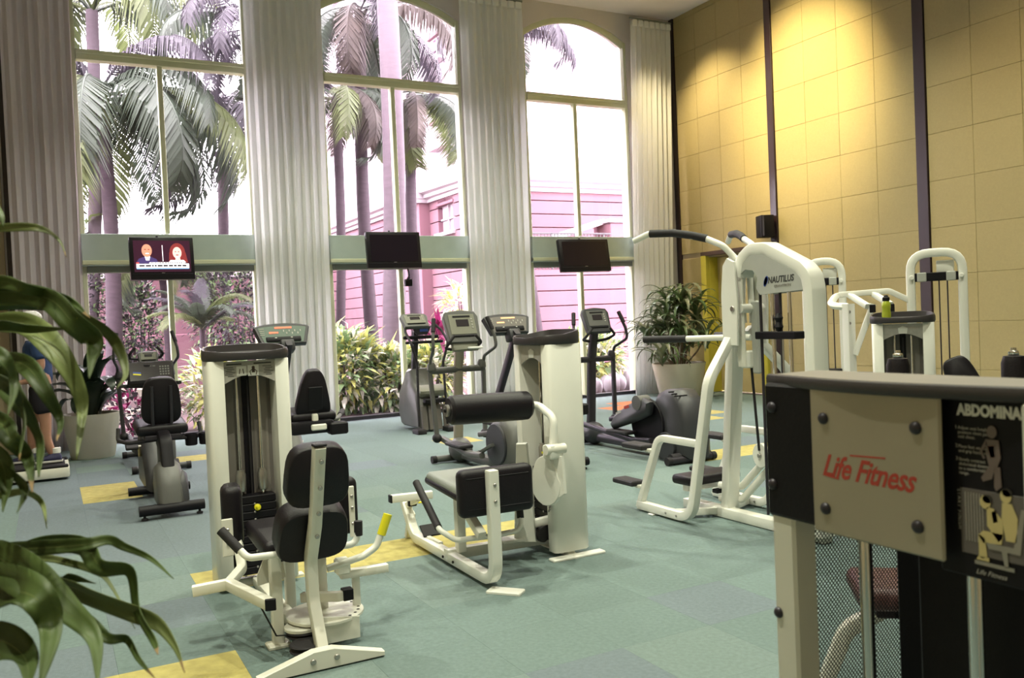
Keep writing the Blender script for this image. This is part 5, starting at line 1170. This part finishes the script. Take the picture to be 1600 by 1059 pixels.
# ---------------------------------------------------------------- televisions on the window mullions
mat('screen_off', (.014, .009, .016), .3, spec=.25); mat('tv_black', (.012, .010, .014), .4, spec=.3)
mat('scr_bg', (.035, .008, .02), .3, emit=.8); mat('scr_skin', (.62, .25, .16), .4, emit=1.0); mat('scr_skin_pale', (.85, .50, .44), .4, emit=1.0); mat('scr_suit', (.06, .04, .14), .4, emit=.8)
mat('scr_hair', (.22, .03, .03), .4, emit=.8); mat('scr_white', (.95, .92, .95), .4, emit=1.1); mat('scr_red', (.75, .08, .06), .4, emit=1.); mat('scr_blue', (.15, .35, .6), .4, emit=.8); mat('scr_dark', (.05, .02, .03), .4)
def tv(label, c, w, h, yaw, tilt, xm, on):
    m = thing('television', label, 'television', c); o = V(c); M = Matrix.Rotation(R(yaw), 3, 'Z')@Matrix.Rotation(R(tilt), 3, 'X')
    part('casing', 'tv_black', m, 'rbox', o, (w, .09, h), .012, M, 2)
    L_ = lambda a, z, d=0.: o+M@V((a, -.046-d, z))
    part('screen', 'scr_bg' if on else 'screen_off', m, 'rbox', L_(0, h*.05), (w*.88, .004, h*.74), .001, M)
    part('lower_trim', 'dark_metal', m, 'rbox', L_(0, -h*.365), (w*.96, .008, h*.012), .002, M); part('logo_mark', 'steel', m, 'rbox', L_(0, -h*.345), (w*.05, .004, h*.012), 0, M)
    part('sensor_nub', 'tv_black', m, 'rbox', o+M@V((-.05, 0, h/2+.012)), (.03, .03, .03), .005, M)
    # mount: arm back to the mullion
    part('mount_arm', 'dark_metal', m, 'rtube', [o+V((0, .05, -.05)), (xm, 13.08, o.z-.12), (xm, 13.19, o.z-.12)], .05, .06, .03)
    part('mount_plate', 'dark_metal', m, 'rbox', (xm, 13.20, o.z-.12), (.12, .02, .26), .004)
    if on:
        def pl(name, mm, polys, d=.004):
            q = MB()
            for p_ in polys: q.prism(p_, L_(0, h*.05, d), M@V((1, 0, 0)), M@V((0, 0, 1)), M@V((0, .001, 0)))
            return q.build(name, mm, m, 0)
        C_ = lambda a, z, ra, rz: [(a+ra*math.cos(2*PI*k/18), z+rz*math.sin(2*PI*k/18)) for k in range(18)]
        pl('picture_suit', 'scr_suit', [[(-.34, -.10), (-.30, -.035), (-.22, -.005), (-.16, -.005), (-.08, -.04), (-.05, -.10)]])
        pl('picture_shirt', 'scr_white', [[(-.225, -.005), (-.155, -.005), (-.17, -.06), (-.21, -.06)]], .005); pl('picture_blouse', 'scr_white', [[(.075, -.09), (.30, -.09), (.27, -.055), (.10, -.055)]], .005)
        pl('picture_man_head', 'scr_skin', [C_(-.195, .075, .065, .088), [(-.225, 0.), (-.16, 0.), (-.16, .03), (-.225, .03)]], .006)
        pl('picture_woman_hair', 'scr_hair', [C_(.195, .055, .10, .125), [(.09, .05), (.30, .05), (.325, -.09), (.08, -.09)]])
        pl('picture_woman_face', 'scr_skin_pale', [C_(.19, .045, .058, .08), [(.16, -.06), (.23, -.06), (.22, .0), (.17, .0)]], .006)
        pl('picture_features', 'scr_hair', [C_(-.215, .09, .012, .006), C_(-.17, .09, .012, .006), C_(.17, .06, .01, .006), C_(.21, .06, .01, .006), C_(.19, .015, .02, .006)], .007)
        pl('picture_smile', 'scr_white', [C_(-.19, .035, .024, .008)], .007)
        pl('picture_divider', 'scr_white', [[(.0, -.07), (.008, -.07), (.008, .15), (.0, .15)]])
        pl('picture_banner', 'scr_white', [[(-.335, -.165), (.335, -.165), (.335, -.105), (-.335, -.105)], [(-.17, -.105), (.28, -.105), (.28, -.085), (-.17, -.085)]], .007)
        pl('picture_red_tab', 'scr_red', [[(-.335, -.105), (-.30, -.105), (-.30, -.085), (-.335, -.085)]], .008)
        pl('picture_blue_bar', 'scr_blue', [[(-.335, -.178), (.335, -.178), (.335, -.165), (-.335, -.165)]], .007)
        rr = random.Random(2); x_ = -.30; bars = []
        while x_ < .29:
            ww = rr.uniform(.02, .07); bars.append([(x_, -.143), (min(x_+ww, .31), -.143), (min(x_+ww, .31), -.122), (x_, -.122)]); x_ += ww+.012
        x_ = -.15
        while x_ < .25:
            ww = rr.uniform(.01, .03); bars.append([(x_, -.101), (x_+ww, -.101), (x_+ww, -.090), (x_, -.090)]); x_ += ww+.008
        pl('picture_caption', 'scr_dark', bars, .008)
    return m
tv('wall television switched on, showing a man and a woman over a white caption', (1.415, 12.72, 2.52), .82, .58, 2, -6, 1.565, True)
tv2 = tv('switched-off black television in front of the middle window', (4.75, 12.72, 2.63), .87, .56, 0, -6, 5.045, False)
part('cable_loop', 'black_rubber', tv2, 'tube', [(5.0, 12.8, 2.36), (5.06, 12.9, 2.25), (5.02, 12.95, 2.16), (5.10, 12.98, 2.22)], .012, 6, .04); part('adapter_box', 'black_plastic', tv2, 'rbox', (5.08, 13.0, 2.14), (.12, .07, .11), .008)
tv3 = tv('switched-off black television turned and tilted in front of the plain-sky window', (8.22, 12.72, 2.53), .98, .57, -3, -10, 8.48, False)

# ================================================================ POTTED PLANTS
mat('pot_white', (.66, .63, .56), .55, var=.04, vscale=3)
mat('pot_cream', (.60, .56, .44), .6, var=.06, vscale=3)
mat('potting_soil', (.04, .03, .025), 1., bump=.5)
mat('leaf_dark', (.02, .035, .022), .35, var=.25, vscale=4, trans=.08)
mat('leaf_green', (.085, .14, .05), .4, var=.35, vscale=6, trans=.15, rnd=.2)
mat('leaf_olive', (.16, .18, .10), .4, var=.35, vscale=6, trans=.15, rnd=.2)
mat('leaf_fore', (.075, .115, .030), .48, var=.35, vscale=9, trans=.2, rnd=.2, spec=.35)
mat('leaf_fore_light', (.17, .21, .07), .5, var=.35, vscale=9, trans=.22, rnd=.15, spec=.35)
mat('leaf_midrib', (.30, .32, .14), .4)
mat('cane_brown', (.16, .11, .07), .85, var=.3, vscale=20, bump=.3)
def planter(name, label, c, r0, r1, h, m='pot_white'):
    p = thing(name, label, 'planter', (c[0], c[1], 0))
    b = MB(); b.lathe((c[0], c[1], .006), [(r0-.01, 0), (r0, .01), (r1, h-.02), (r1+.006, h), (r1-.025, h), (r1-.03, h-.05), (r0-.02, .05)], 40); b.build('pot', m, p, 50)
    b = MB(); b.disc((c[0], c[1], h-.06), r1-.032, .03, Z3, 32); b.build('soil', 'potting_soil', p); return p
def strap(L, w, droop, seed, up0=R(70), wav=.0, n=10):
    """arching strap leaf from the origin along +X, folded along its midrib"""
    vs = []; fs = []; x = z = 0.; a = up0
    for k in range(n+1):
        t = k/n; ww = w*(math.sin(PI*min(1, .12+t*.88))**.7)*(1 if t < .98 else .05); dn = V((-math.sin(a), 0, math.cos(a)))
        p = V((x, wav*math.sin(t*4+seed), z)); vs += [p+V((0, ww, 0))+dn*ww*.35, p, p+V((0, -ww, 0))+dn*ww*.35]
        a -= droop/n*(.4+1.2*t); x += L/n*math.cos(a); z += L/n*math.sin(a)
    for k in range(n): fs += [(k*3, k*3+1, k*3+4, k*3+3), (k*3+1, k*3+2, k*3+5, k*3+4)]
    return vs, fs
def strap_mesh(name, m, *a, **k):
    b = MB(); b.add(*strap(*a, **k)); o = b.build(name, m, None, 180); d = o.data; bpy.data.objects.remove(o); return d
def put_leaf(parent, me, loc, az, el, s):
    o = bpy.data.objects.new('leaf', me); COL.objects.link(o); o.parent = parent; o.location = V(loc)-parent.location
    o.rotation_euler = (0, el, az); o.scale = (s, s, s); return o

# dracaena in the right back corner
planter('plant_pot', 'tapered cream planter under the big dracaena by the corner curtain', (9.45, 11.80), .33, .45, .62, 'pot_cream')
dr = thing('dracaena', 'bushy green dracaena with arching strap leaves in the corner by the yellow door', 'plant', (9.45, 11.80, .56))
LM = [strap_mesh('strap_leaf', m, .62, .032, R(dp), s_) for s_, (m, dp) in enumerate((('leaf_green', 110), ('leaf_green', 150), ('leaf_olive', 125), ('leaf_olive', 90)))]
rr = random.Random(11); heads = []
for k in range(13):
    a = 2.4*k; r_ = .10+.047*k; hx, hy, hz = 9.45+r_*math.cos(a), 11.80+r_*.9*math.sin(a), 1.80-.078*k+rr.uniform(-.1, .1)
    b = MB(); b.tube([(9.45+.08*math.cos(a), 11.80+.08*math.sin(a), .54), (9.45+r_*.6*math.cos(a), 11.80+r_*.6*math.sin(a), (hz+.54)/2), (hx, hy, hz)], .014, 6); b.build('cane', 'cane_brown', dr)
    for j in range(20): put_leaf(dr, LM[rr.randrange(4)], (hx, hy, hz-.012*j), j*2.4+rr.uniform(-.3, .3), rr.uniform(-.2, .8), rr.uniform(.85, 1.3))

# dark broad-leaved plant in the white planter
planter('plant_pot', 'tapered white planter on the carpet beside the grey curtain', (.42, 12.05), .25, .335, .55)
dk = thing('broad_leaf_plant', 'dark broad-leaved plant in the white planter beside the keypad bike', 'plant', (.42, 12.05, .48))
LD = [strap_mesh('broad_leaf', 'leaf_dark', .60, .095, R(dp), s_, R(75)) for s_, dp in enumerate((120, 170, 95))]
for k in range(24):
    a = k*2.4; put_leaf(dk, LD[k % 3], (.42+.10*math.cos(a), 12.05+.10*math.sin(a), .50+.02*k), a, rr.uniform(-.3, .35), rr.uniform(.75, 1.15))
b = MB()
for k in range(6):
    a = k*1.05; b.tube([(.42+.05*math.cos(a), 12.05+.05*math.sin(a), .48), (.42+.12*math.cos(a), 12.05+.12*math.sin(a), .9)], .014, 6)
b.build('stem', 'cane_brown', dk)

# corn plant close to the camera
FORE=[
 ([(-0.092,1.269,1.566),(-0.048,1.217,1.571),(-0.021,1.168,1.561),(0.023,1.197,1.547),(0.044,1.127,1.522)],0.0097),
 ([(-0.086,1.266,1.551),(-0.05,1.238,1.56),(0.001,1.173,1.548),(0.024,1.125,1.52),(0.045,1.133,1.496),(0.041,1.107,1.476),(0.036,1.044,1.455)],0.016),
 ([(-0.081,1.309,1.553),(-0.009,1.282,1.551),(0.046,1.19,1.522),(0.073,1.189,1.494),(0.081,1.16,1.456),(0.065,1.081,1.44)],0.0088),
 ([(-0.096,1.259,1.471),(-0.054,1.234,1.476),(-0.025,1.151,1.47),(-0.007,1.111,1.441),(0.007,1.116,1.407),(0.002,1.035,1.392)],0.011),
 ([(-0.083,1.308,1.528),(-0.025,1.274,1.519),(0.007,1.2,1.482),(0.027,1.188,1.439),(0.031,1.182,1.408),(0.021,1.11,1.361)],0.0151),
 ([(-0.092,1.206,1.47),(-0.052,1.166,1.458),(-0.032,1.072,1.438),(-0.013,1.074,1.395),(-0.015,0.972,1.365)],0.0145),
 ([(-0.094,1.199,1.415),(-0.053,1.147,1.406),(-0.042,1.083,1.395),(-0.027,1.087,1.372),(-0.022,0.985,1.349)],0.013),
 ([(-0.098,1.317,1.519),(-0.052,1.244,1.52),(-0.019,1.244,1.514),(0.025,1.175,1.511)],0.0083),
 ([(-0.101,1.37,1.539),(-0.054,1.327,1.546),(0.005,1.337,1.543),(0.021,1.28,1.529)],0.0073),
 ([(-0.084,1.204,1.63),(-0.043,1.174,1.631),(-0.004,1.117,1.624),(0.015,1.149,1.615),(0.022,1.082,1.589)],0.0051),
 ([(-0.075,1.207,1.677),(-0.044,1.137,1.646),(-0.038,1.119,1.626)],0.0069),
 ([(-0.102,1.194,1.253),(-0.062,1.181,1.256),(-0.018,1.129,1.262),(0.023,1.082,1.269),(0.048,1.084,1.27),(0.064,1.089,1.259),(0.089,1.065,1.247),(0.106,1.001,1.236)],0.0083),
 ([(-0.076,1.192,1.254),(-0.016,1.176,1.257),(0.023,1.104,1.264),(0.038,1.057,1.249),(0.068,1.052,1.24),(0.072,1.033,1.201),(0.082,0.986,1.18),(0.08,0.925,1.184)],0.0113),
 ([(-0.079,1.235,1.24),(-0.018,1.211,1.232),(0.006,1.132,1.241),(0.032,1.126,1.229),(0.047,1.123,1.213),(0.068,1.043,1.177)],0.0056),
 ([(-0.084,1.177,1.212),(-0.014,1.109,1.226),(0.008,1.118,1.227),(0.033,1.063,1.229)],0.0084),
 ([(-0.084,1.187,1.224),(-0.038,1.164,1.221),(0.003,1.095,1.224),(0.031,1.05,1.217),(0.068,1.036,1.197),(0.09,1.02,1.185),(0.103,0.988,1.167),(0.104,0.926,1.16)],0.0113),
 ([(-0.096,1.131,1.279),(-0.058,1.095,1.264),(-0.03,1.02,1.253),(-0.0,0.99,1.227),(0.024,0.97,1.199),(0.024,0.887,1.181)],0.0208),
 ([(-0.097,1.122,1.239),(-0.058,1.057,1.241),(-0.025,0.975,1.248),(-0.013,0.967,1.217),(-0.022,0.867,1.196)],0.0235),
 ([(-0.065,1.172,1.202),(-0.013,1.158,1.188),(0.022,1.076,1.186),(0.04,1.03,1.177),(0.06,1.051,1.165),(0.069,1.02,1.151),(0.077,0.936,1.157)],0.0073),
 ([(-0.097,1.183,1.32),(-0.059,1.175,1.321),(-0.032,1.116,1.331),(-0.016,1.134,1.313),(-0.012,1.075,1.294)],0.0051),
 ([(-0.081,1.159,1.366),(-0.045,1.095,1.359),(-0.03,1.072,1.34),(-0.037,1.009,1.326)],0.0073),
 ([(-0.094,1.059,1.201),(-0.057,1.004,1.203),(-0.035,0.962,1.193),(-0.031,0.879,1.19)],0.0188),
 ([(-0.093,1.161,1.381),(-0.056,1.105,1.373),(-0.048,1.081,1.344),(-0.05,1.033,1.325)],0.0121),
 ([(-0.083,1.11,1.491),(-0.045,1.038,1.482),(-0.035,1.039,1.455),(-0.038,0.953,1.429)],0.0099),
 ([(-0.081,1.137,1.461),(-0.041,1.055,1.455),(-0.026,1.056,1.42),(-0.031,0.979,1.382)],0.0086)]
planter('plant_pot', 'white planter holding the close corn plant', (-.19, 1.30), .17, .22, .42)
cp = thing('corn_plant', 'close corn plant with long drooping glossy green leaves and dry tips', 'plant', (-.19, 1.30, .36))
b = MB(); b.tube([(-.19, 1.30, .34), (-.20, 1.31, 1.0), (-.18, 1.30, 1.75)], .024, 10); b.build('cane', 'cane_brown', cp)
mat('leaf_dry_tip', (.26, .17, .07), .7, var=.3, vscale=20)
def catmull(P, n=6):
    P = [V(p) for p in P]; P = [P[0]*2-P[1]]+P+[P[-1]*2-P[-2]]; out = []
    for i in range(1, len(P)-2):
        for k in range(n):
            t = k/n; out.append(.5*((2*P[i])+(P[i+1]-P[i-1])*t+(2*P[i-1]-5*P[i]+4*P[i+1]-P[i+2])*t*t+(3*P[i]-P[i-1]-3*P[i+1]+P[i+2])*t**3))
    out.append(P[-2]); return out
rr = random.Random(9)
for i, (pts, hw) in enumerate(FORE):
    root = V((-.19, 1.30, max(.9, min(1.72, pts[0][2]+.03)))); C_ = catmull([root]+pts, 7); n = len(C_)-1
    b = MB(); vs = []; fs = []; tw = rr.uniform(-.5, .5); tw2 = rr.uniform(-.9, .9)
    face = V((-C_[n//2].x, -C_[n//2].y, 1.5-C_[n//2].z)).normalized(); prev = None
    for k, p in enumerate(C_):
        t = k/n; d = (C_[min(k+1, n)]-C_[max(k-1, 0)]).normalized(); sd = d.cross(face)
        if sd.length < 1e-3: sd = prev
        sd.normalize(); prev = sd; up_ = sd.cross(d).normalized()
        ang = tw+tw2*t+.25*math.sin(7*t+i); s2 = sd*math.cos(ang)+up_*math.sin(ang); u2_ = up_*math.cos(ang)-sd*math.sin(ang)
        w_ = hw*(min(1, t/.28)**.8)*(1-max(0, (t-.45)/.55)**1.7*.95)*(1+.12*math.sin(9*t+i))
        rip = .18*w_*math.sin(16*t+i)
        vs += [p+s2*w_*.92+u2_*(w_*.32+rip), p+s2*w_*.5+u2_*w_*.06, p-u2_*w_*.06, p-s2*w_*.5+u2_*w_*.06, p-s2*w_*.92+u2_*(w_*.32-rip)]
    for k in range(n):
        for j in range(4): fs.append((k*5+j, k*5+j+1, (k+1)*5+j+1, (k+1)*5+j))
    b.add(vs, fs); b.mi = [1 if (f[0]//5) > n*.93 and i % 3 == 0 else 0 for f in fs]
    o = b.build('leaf', ['leaf_fore_light' if i in (2, 4, 9, 13, 14, 15, 19) else 'leaf_fore', 'leaf_dry_tip'], cp, 180)
    sd_ = o.modifiers.new('thickness', 'SOLIDIFY'); sd_.thickness = .0008
    mb_ = MB(); mb_.tube([V(vs[k*5+2])+V((0, 0, .0004)) for k in range(0, n-1)], .0016, 5, scale=[1-.8*k/n for k in range(0, n-1)]); mb_.build('midrib', 'leaf_midrib' if i in (2, 4, 9, 15) else 'leaf_fore_light', o)

LF = [strap_mesh('strap_leaf', m, .55, .024, R(dp), s_) for s_, (m, dp) in enumerate((('leaf_fore', 150), ('leaf_fore', 185), ('leaf_fore_light', 165)))]
for k in range(20):
    put_leaf(cp, LF[k % 3], (-.19, 1.30, .95+.04*k), R(105+(k*61) % 170), rr.uniform(-.1, .5), rr.uniform(.8, 1.15))

# ================================================================ PERSON ON THE TREADMILL (far left)
mat('skin', (.42, .22, .15), .55, var=.06, vscale=12); mat('shirt_blue', (.025, .055, .16), .85, var=.2, vscale=12, bump=.2, bscale=30); mat('shorts_dark', (.012, .010, .018), .85)
mat('cap_white', (.70, .70, .68), .8); mat('shoe_blue', (.03, .03, .09), .6); mat('sole_white', (.65, .63, .62), .6); mat('sock_white', (.7, .7, .68), .8); mat('hair_grey', (.12, .11, .10), .8)
def skin(name, joints, edges, m, parent, sub=2):
    me = bpy.data.meshes.new(name); off = V((0, 0, 0)); q = parent
    while q is not None: off += q.location; q = q.parent
    me.from_pydata([V(j[0])-off for j in joints], edges, []); me.materials.append(MATS[m])
    o = bpy.data.objects.new(name, me); COL.objects.link(o); o.parent = parent
    md = o.modifiers.new('skin', 'SKIN'); md.use_smooth_shade = True
    for i, j in enumerate(joints):
        r_ = j[1] if isinstance(j[1], tuple) else (j[1], j[1]); me.skin_vertices[0].data[i].radius = r_
    me.skin_vertices[0].data[0].use_root = True
    s = o.modifiers.new('smooth', 'SUBSURF'); s.levels = sub; s.render_levels = sub; return o
PX0, PY0, DZ = -.10, 10.72, .17          # stands on the treadmill deck
P3 = lambda x, y, z: (PX0+x*.96, PY0+y*.96, DZ+z*.915)
pe = thing('person', 'person in white cap, blue t-shirt and dark shorts walking on the treadmill', 'person', (PX0, PY0, DZ))
J = [(P3(0, 0, .93), (.13, .10)), (P3(-.01, .01, 1.08), (.125, .095)), (P3(-.02, .01, 1.25), (.145, .10)), (P3(-.03, .01, 1.38), (.13, .085)), (P3(-.035, .0, 1.46), .055), (P3(-.05, .0, 1.52), .055), (P3(-.055, 0, 1.58), (.075, .085)), (P3(-.06, 0, 1.66), (.075, .09)), (P3(-.055, 0, 1.71), .055),
     (P3(-.02, -.17, 1.37), .06), (P3(.02, -.22, 1.14), .047), (P3(-.10, -.21, .98), .038), (P3(-.17, -.19, .97), .028),
     (P3(-.04, .18, 1.37), .06), (P3(-.12, .22, 1.17), .047), (P3(-.28, .19, 1.20), .038), (P3(-.36, .18, 1.21), .028),
     (P3(.0, -.09, .84), .095), (P3(.03, -.10, .47), .062), (P3(.02, -.10, .28), .058), (P3(.09, -.10, .075), .038),
     (P3(.0, .09, .84), .095), (P3(-.10, .10, .48), .062), (P3(-.11, .10, .28), .058), (P3(-.13, .10, .075), .038)]
E_ = [(0, 1), (1, 2), (2, 3), (3, 4), (4, 5), (5, 6), (6, 7), (7, 8), (3, 9), (9, 10), (10, 11), (11, 12), (3, 13), (13, 14), (14, 15), (15, 16), (0, 17), (17, 18), (18, 19), (19, 20), (0, 21), (21, 22), (22, 23), (23, 24)]
# hands: palm and five fingers each, part of the same body
def hand(J, E_, wr, dx, dy):
    w_ = V(J[wr][0]); base = len(J); J.append((w_+V((dx*.05, 0, -.01)), (.03, .016))); E_.append((wr, base))
    for k in range(4):
        a = base+1+k*2 if k == 0 else len(J)
        oy = (-.026+.0175*k)*dy; ln = (.036, .042, .040, .032)[k]
        i0 = len(J); J.append((w_+V((dx*(.075+ln*.5), oy, -.012)), .0085)); J.append((w_+V((dx*(.075+ln*.8), oy, -.045)), .0075)); E_ += [(base, i0), (i0, i0+1)]
    i0 = len(J); J.append((w_+V((dx*.04, -.04*dy, -.018)), .0095)); J.append((w_+V((dx*.075, -.045*dy, -.038)), .008)); E_ += [(base, i0), (i0, i0+1)]
hand(J, E_, 12, -1, 1); hand(J, E_, 16, -1, -1)
skin('body', J, E_, 'skin', pe)
skin('t_shirt', [(P3(.0, 0, .86), (.158, .128)), (P3(-.01, .01, 1.08), (.148, .118)), (P3(-.02, .01, 1.25), (.165, .12)), (P3(-.03, .01, 1.39), (.14, .095)), (P3(-.034, .005, 1.44), (.075, .07)), (P3(-.02, -.18, 1.375), .082), (P3(.01, -.215, 1.20), .07), (P3(-.04, .19, 1.375), .082), (P3(-.09, .22, 1.23), .07)], [(0, 1), (1, 2), (2, 3), (3, 4), (3, 5), (5, 6), (3, 7), (7, 8)], 'shirt_blue', pe)
skin('shorts', [(P3(0, 0, .97), (.15, .12)), (P3(0, 0, .88), (.15, .12)), (P3(.0, -.09, .80), .118), (P3(.02, -.10, .56), .098), (P3(.0, .09, .80), .118), (P3(-.07, .10, .57), .098)], [(0, 1), (1, 2), (2, 3), (1, 4), (4, 5)], 'shorts_dark', pe)
for (x, y) in ((.09, -.10), (-.13, .10)):
    sh_ = MB(); px0, py0 = PX0+x, PY0+y
    sh_.prism([(-.19, 0.016), (-.18, .05), (-.08, .075), (-.01, .115), (.05, .115), (.075, .06), (.075, .016)], (px0, py0, DZ), X3, Z3, (0, .085, 0), .022); s_ = sh_.build('shoe', 'shoe_blue', pe, 60)
    part('sole', 'sole_white', s_, 'prism', [(-.20, 0), (-.195, .025), (.085, .022), (.08, 0)], (px0, py0, DZ+.002), X3, Z3, (0, .092, 0), .006)
    part('sock', 'sock_white', pe, 'lathe', (px0+.02, py0, DZ+.10), [(.046, 0), (.047, .05), (.045, .055)], 14)
hd = V(P3(-.06, 0, 1.665))
cpo = MB(); cpo.ell(hd+V((.0, 0, .045)), (.108, .092, .075), 18, 12); cap = cpo.build('cap', 'cap_white', pe, 60)
part('cap_brim', 'cap_white', cap, 'prism', [(.0, -.075), (.0, .075), (-.06, .07), (-.10, .04), (-.115, 0), (-.10, -.04), (-.06, -.07)], hd+V((-.075, 0, .025)), X3, Y3, (-.004, 0, .008), .001)
q = MB(); q.ell(hd+V((.025, 0, -.01)), (.075, .082, .055), 14, 10); q.build('hair', 'hair_grey', pe, 60)
for s in (-1, 1):
    q = MB(); q.ell(hd+V((.005, s*.082, -.035)), (.022, .012, .032), 10, 8); q.build('ear', 'skin', pe, 60)
    q = MB(); q.ell(hd+V((-.078, s*.03, -.022)), (.010, .012, .008), 8, 6); q.build('eye', 'black_plastic', pe, 60)
q = MB(); q.ell(hd+V((-.094, 0, -.048)), (.018, .014, .024), 10, 8); q.build('nose', 'skin', pe, 60)
q = MB(); q.rbox(hd+V((-.083, 0, -.088)), (.008, .045, .008), .003); q.build('mouth', 'brown_vinyl', pe)
# treadmill under the person, running to the left of the frame
tr_ = thing('treadmill', 'white-edged treadmill with black belt under the walking person', 'treadmill', (-.75, 10.72, 0))
part('deck', 'cream_enamel', tr_, 'rbox', (-.70, 10.72, .085), (1.66, .72, .11), .02, None, 2); part('belt', 'black_rubber', tr_, 'rbox', (-.70, 10.72, .150), (1.58, .52, .024), .006)
for s in (-1, 1):
    part('side_rail', 'black_plastic', tr_, 'rbox', (-.70, 10.72+s*.31, .150), (1.64, .09, .03), .01)
    part('upright', 'dark_metal', tr_, 'rtube', [(-1.42, 10.72+s*.36, .10), (-1.22, 10.72+s*.36, 1.15)], .06, .06); part('hand_rail', 'black_rubber', tr_, 'tube', [(-1.24, 10.72+s*.36, 1.10), (-.62, 10.72+s*.36, 1.05), (-.58, 10.72+s*.36, .98)], .02, 10, .05)
part('console', 'black_plastic', tr_, 'rbox', (-1.20, 10.72, 1.22), (.10, .78, .30), .03, Matrix.Rotation(R(25), 3, 'Y'), 2)
part('front_hood', 'charcoal_plastic', tr_, 'rbox', (-1.42, 10.72, .19), (.32, .66, .2), .06, None, 3)
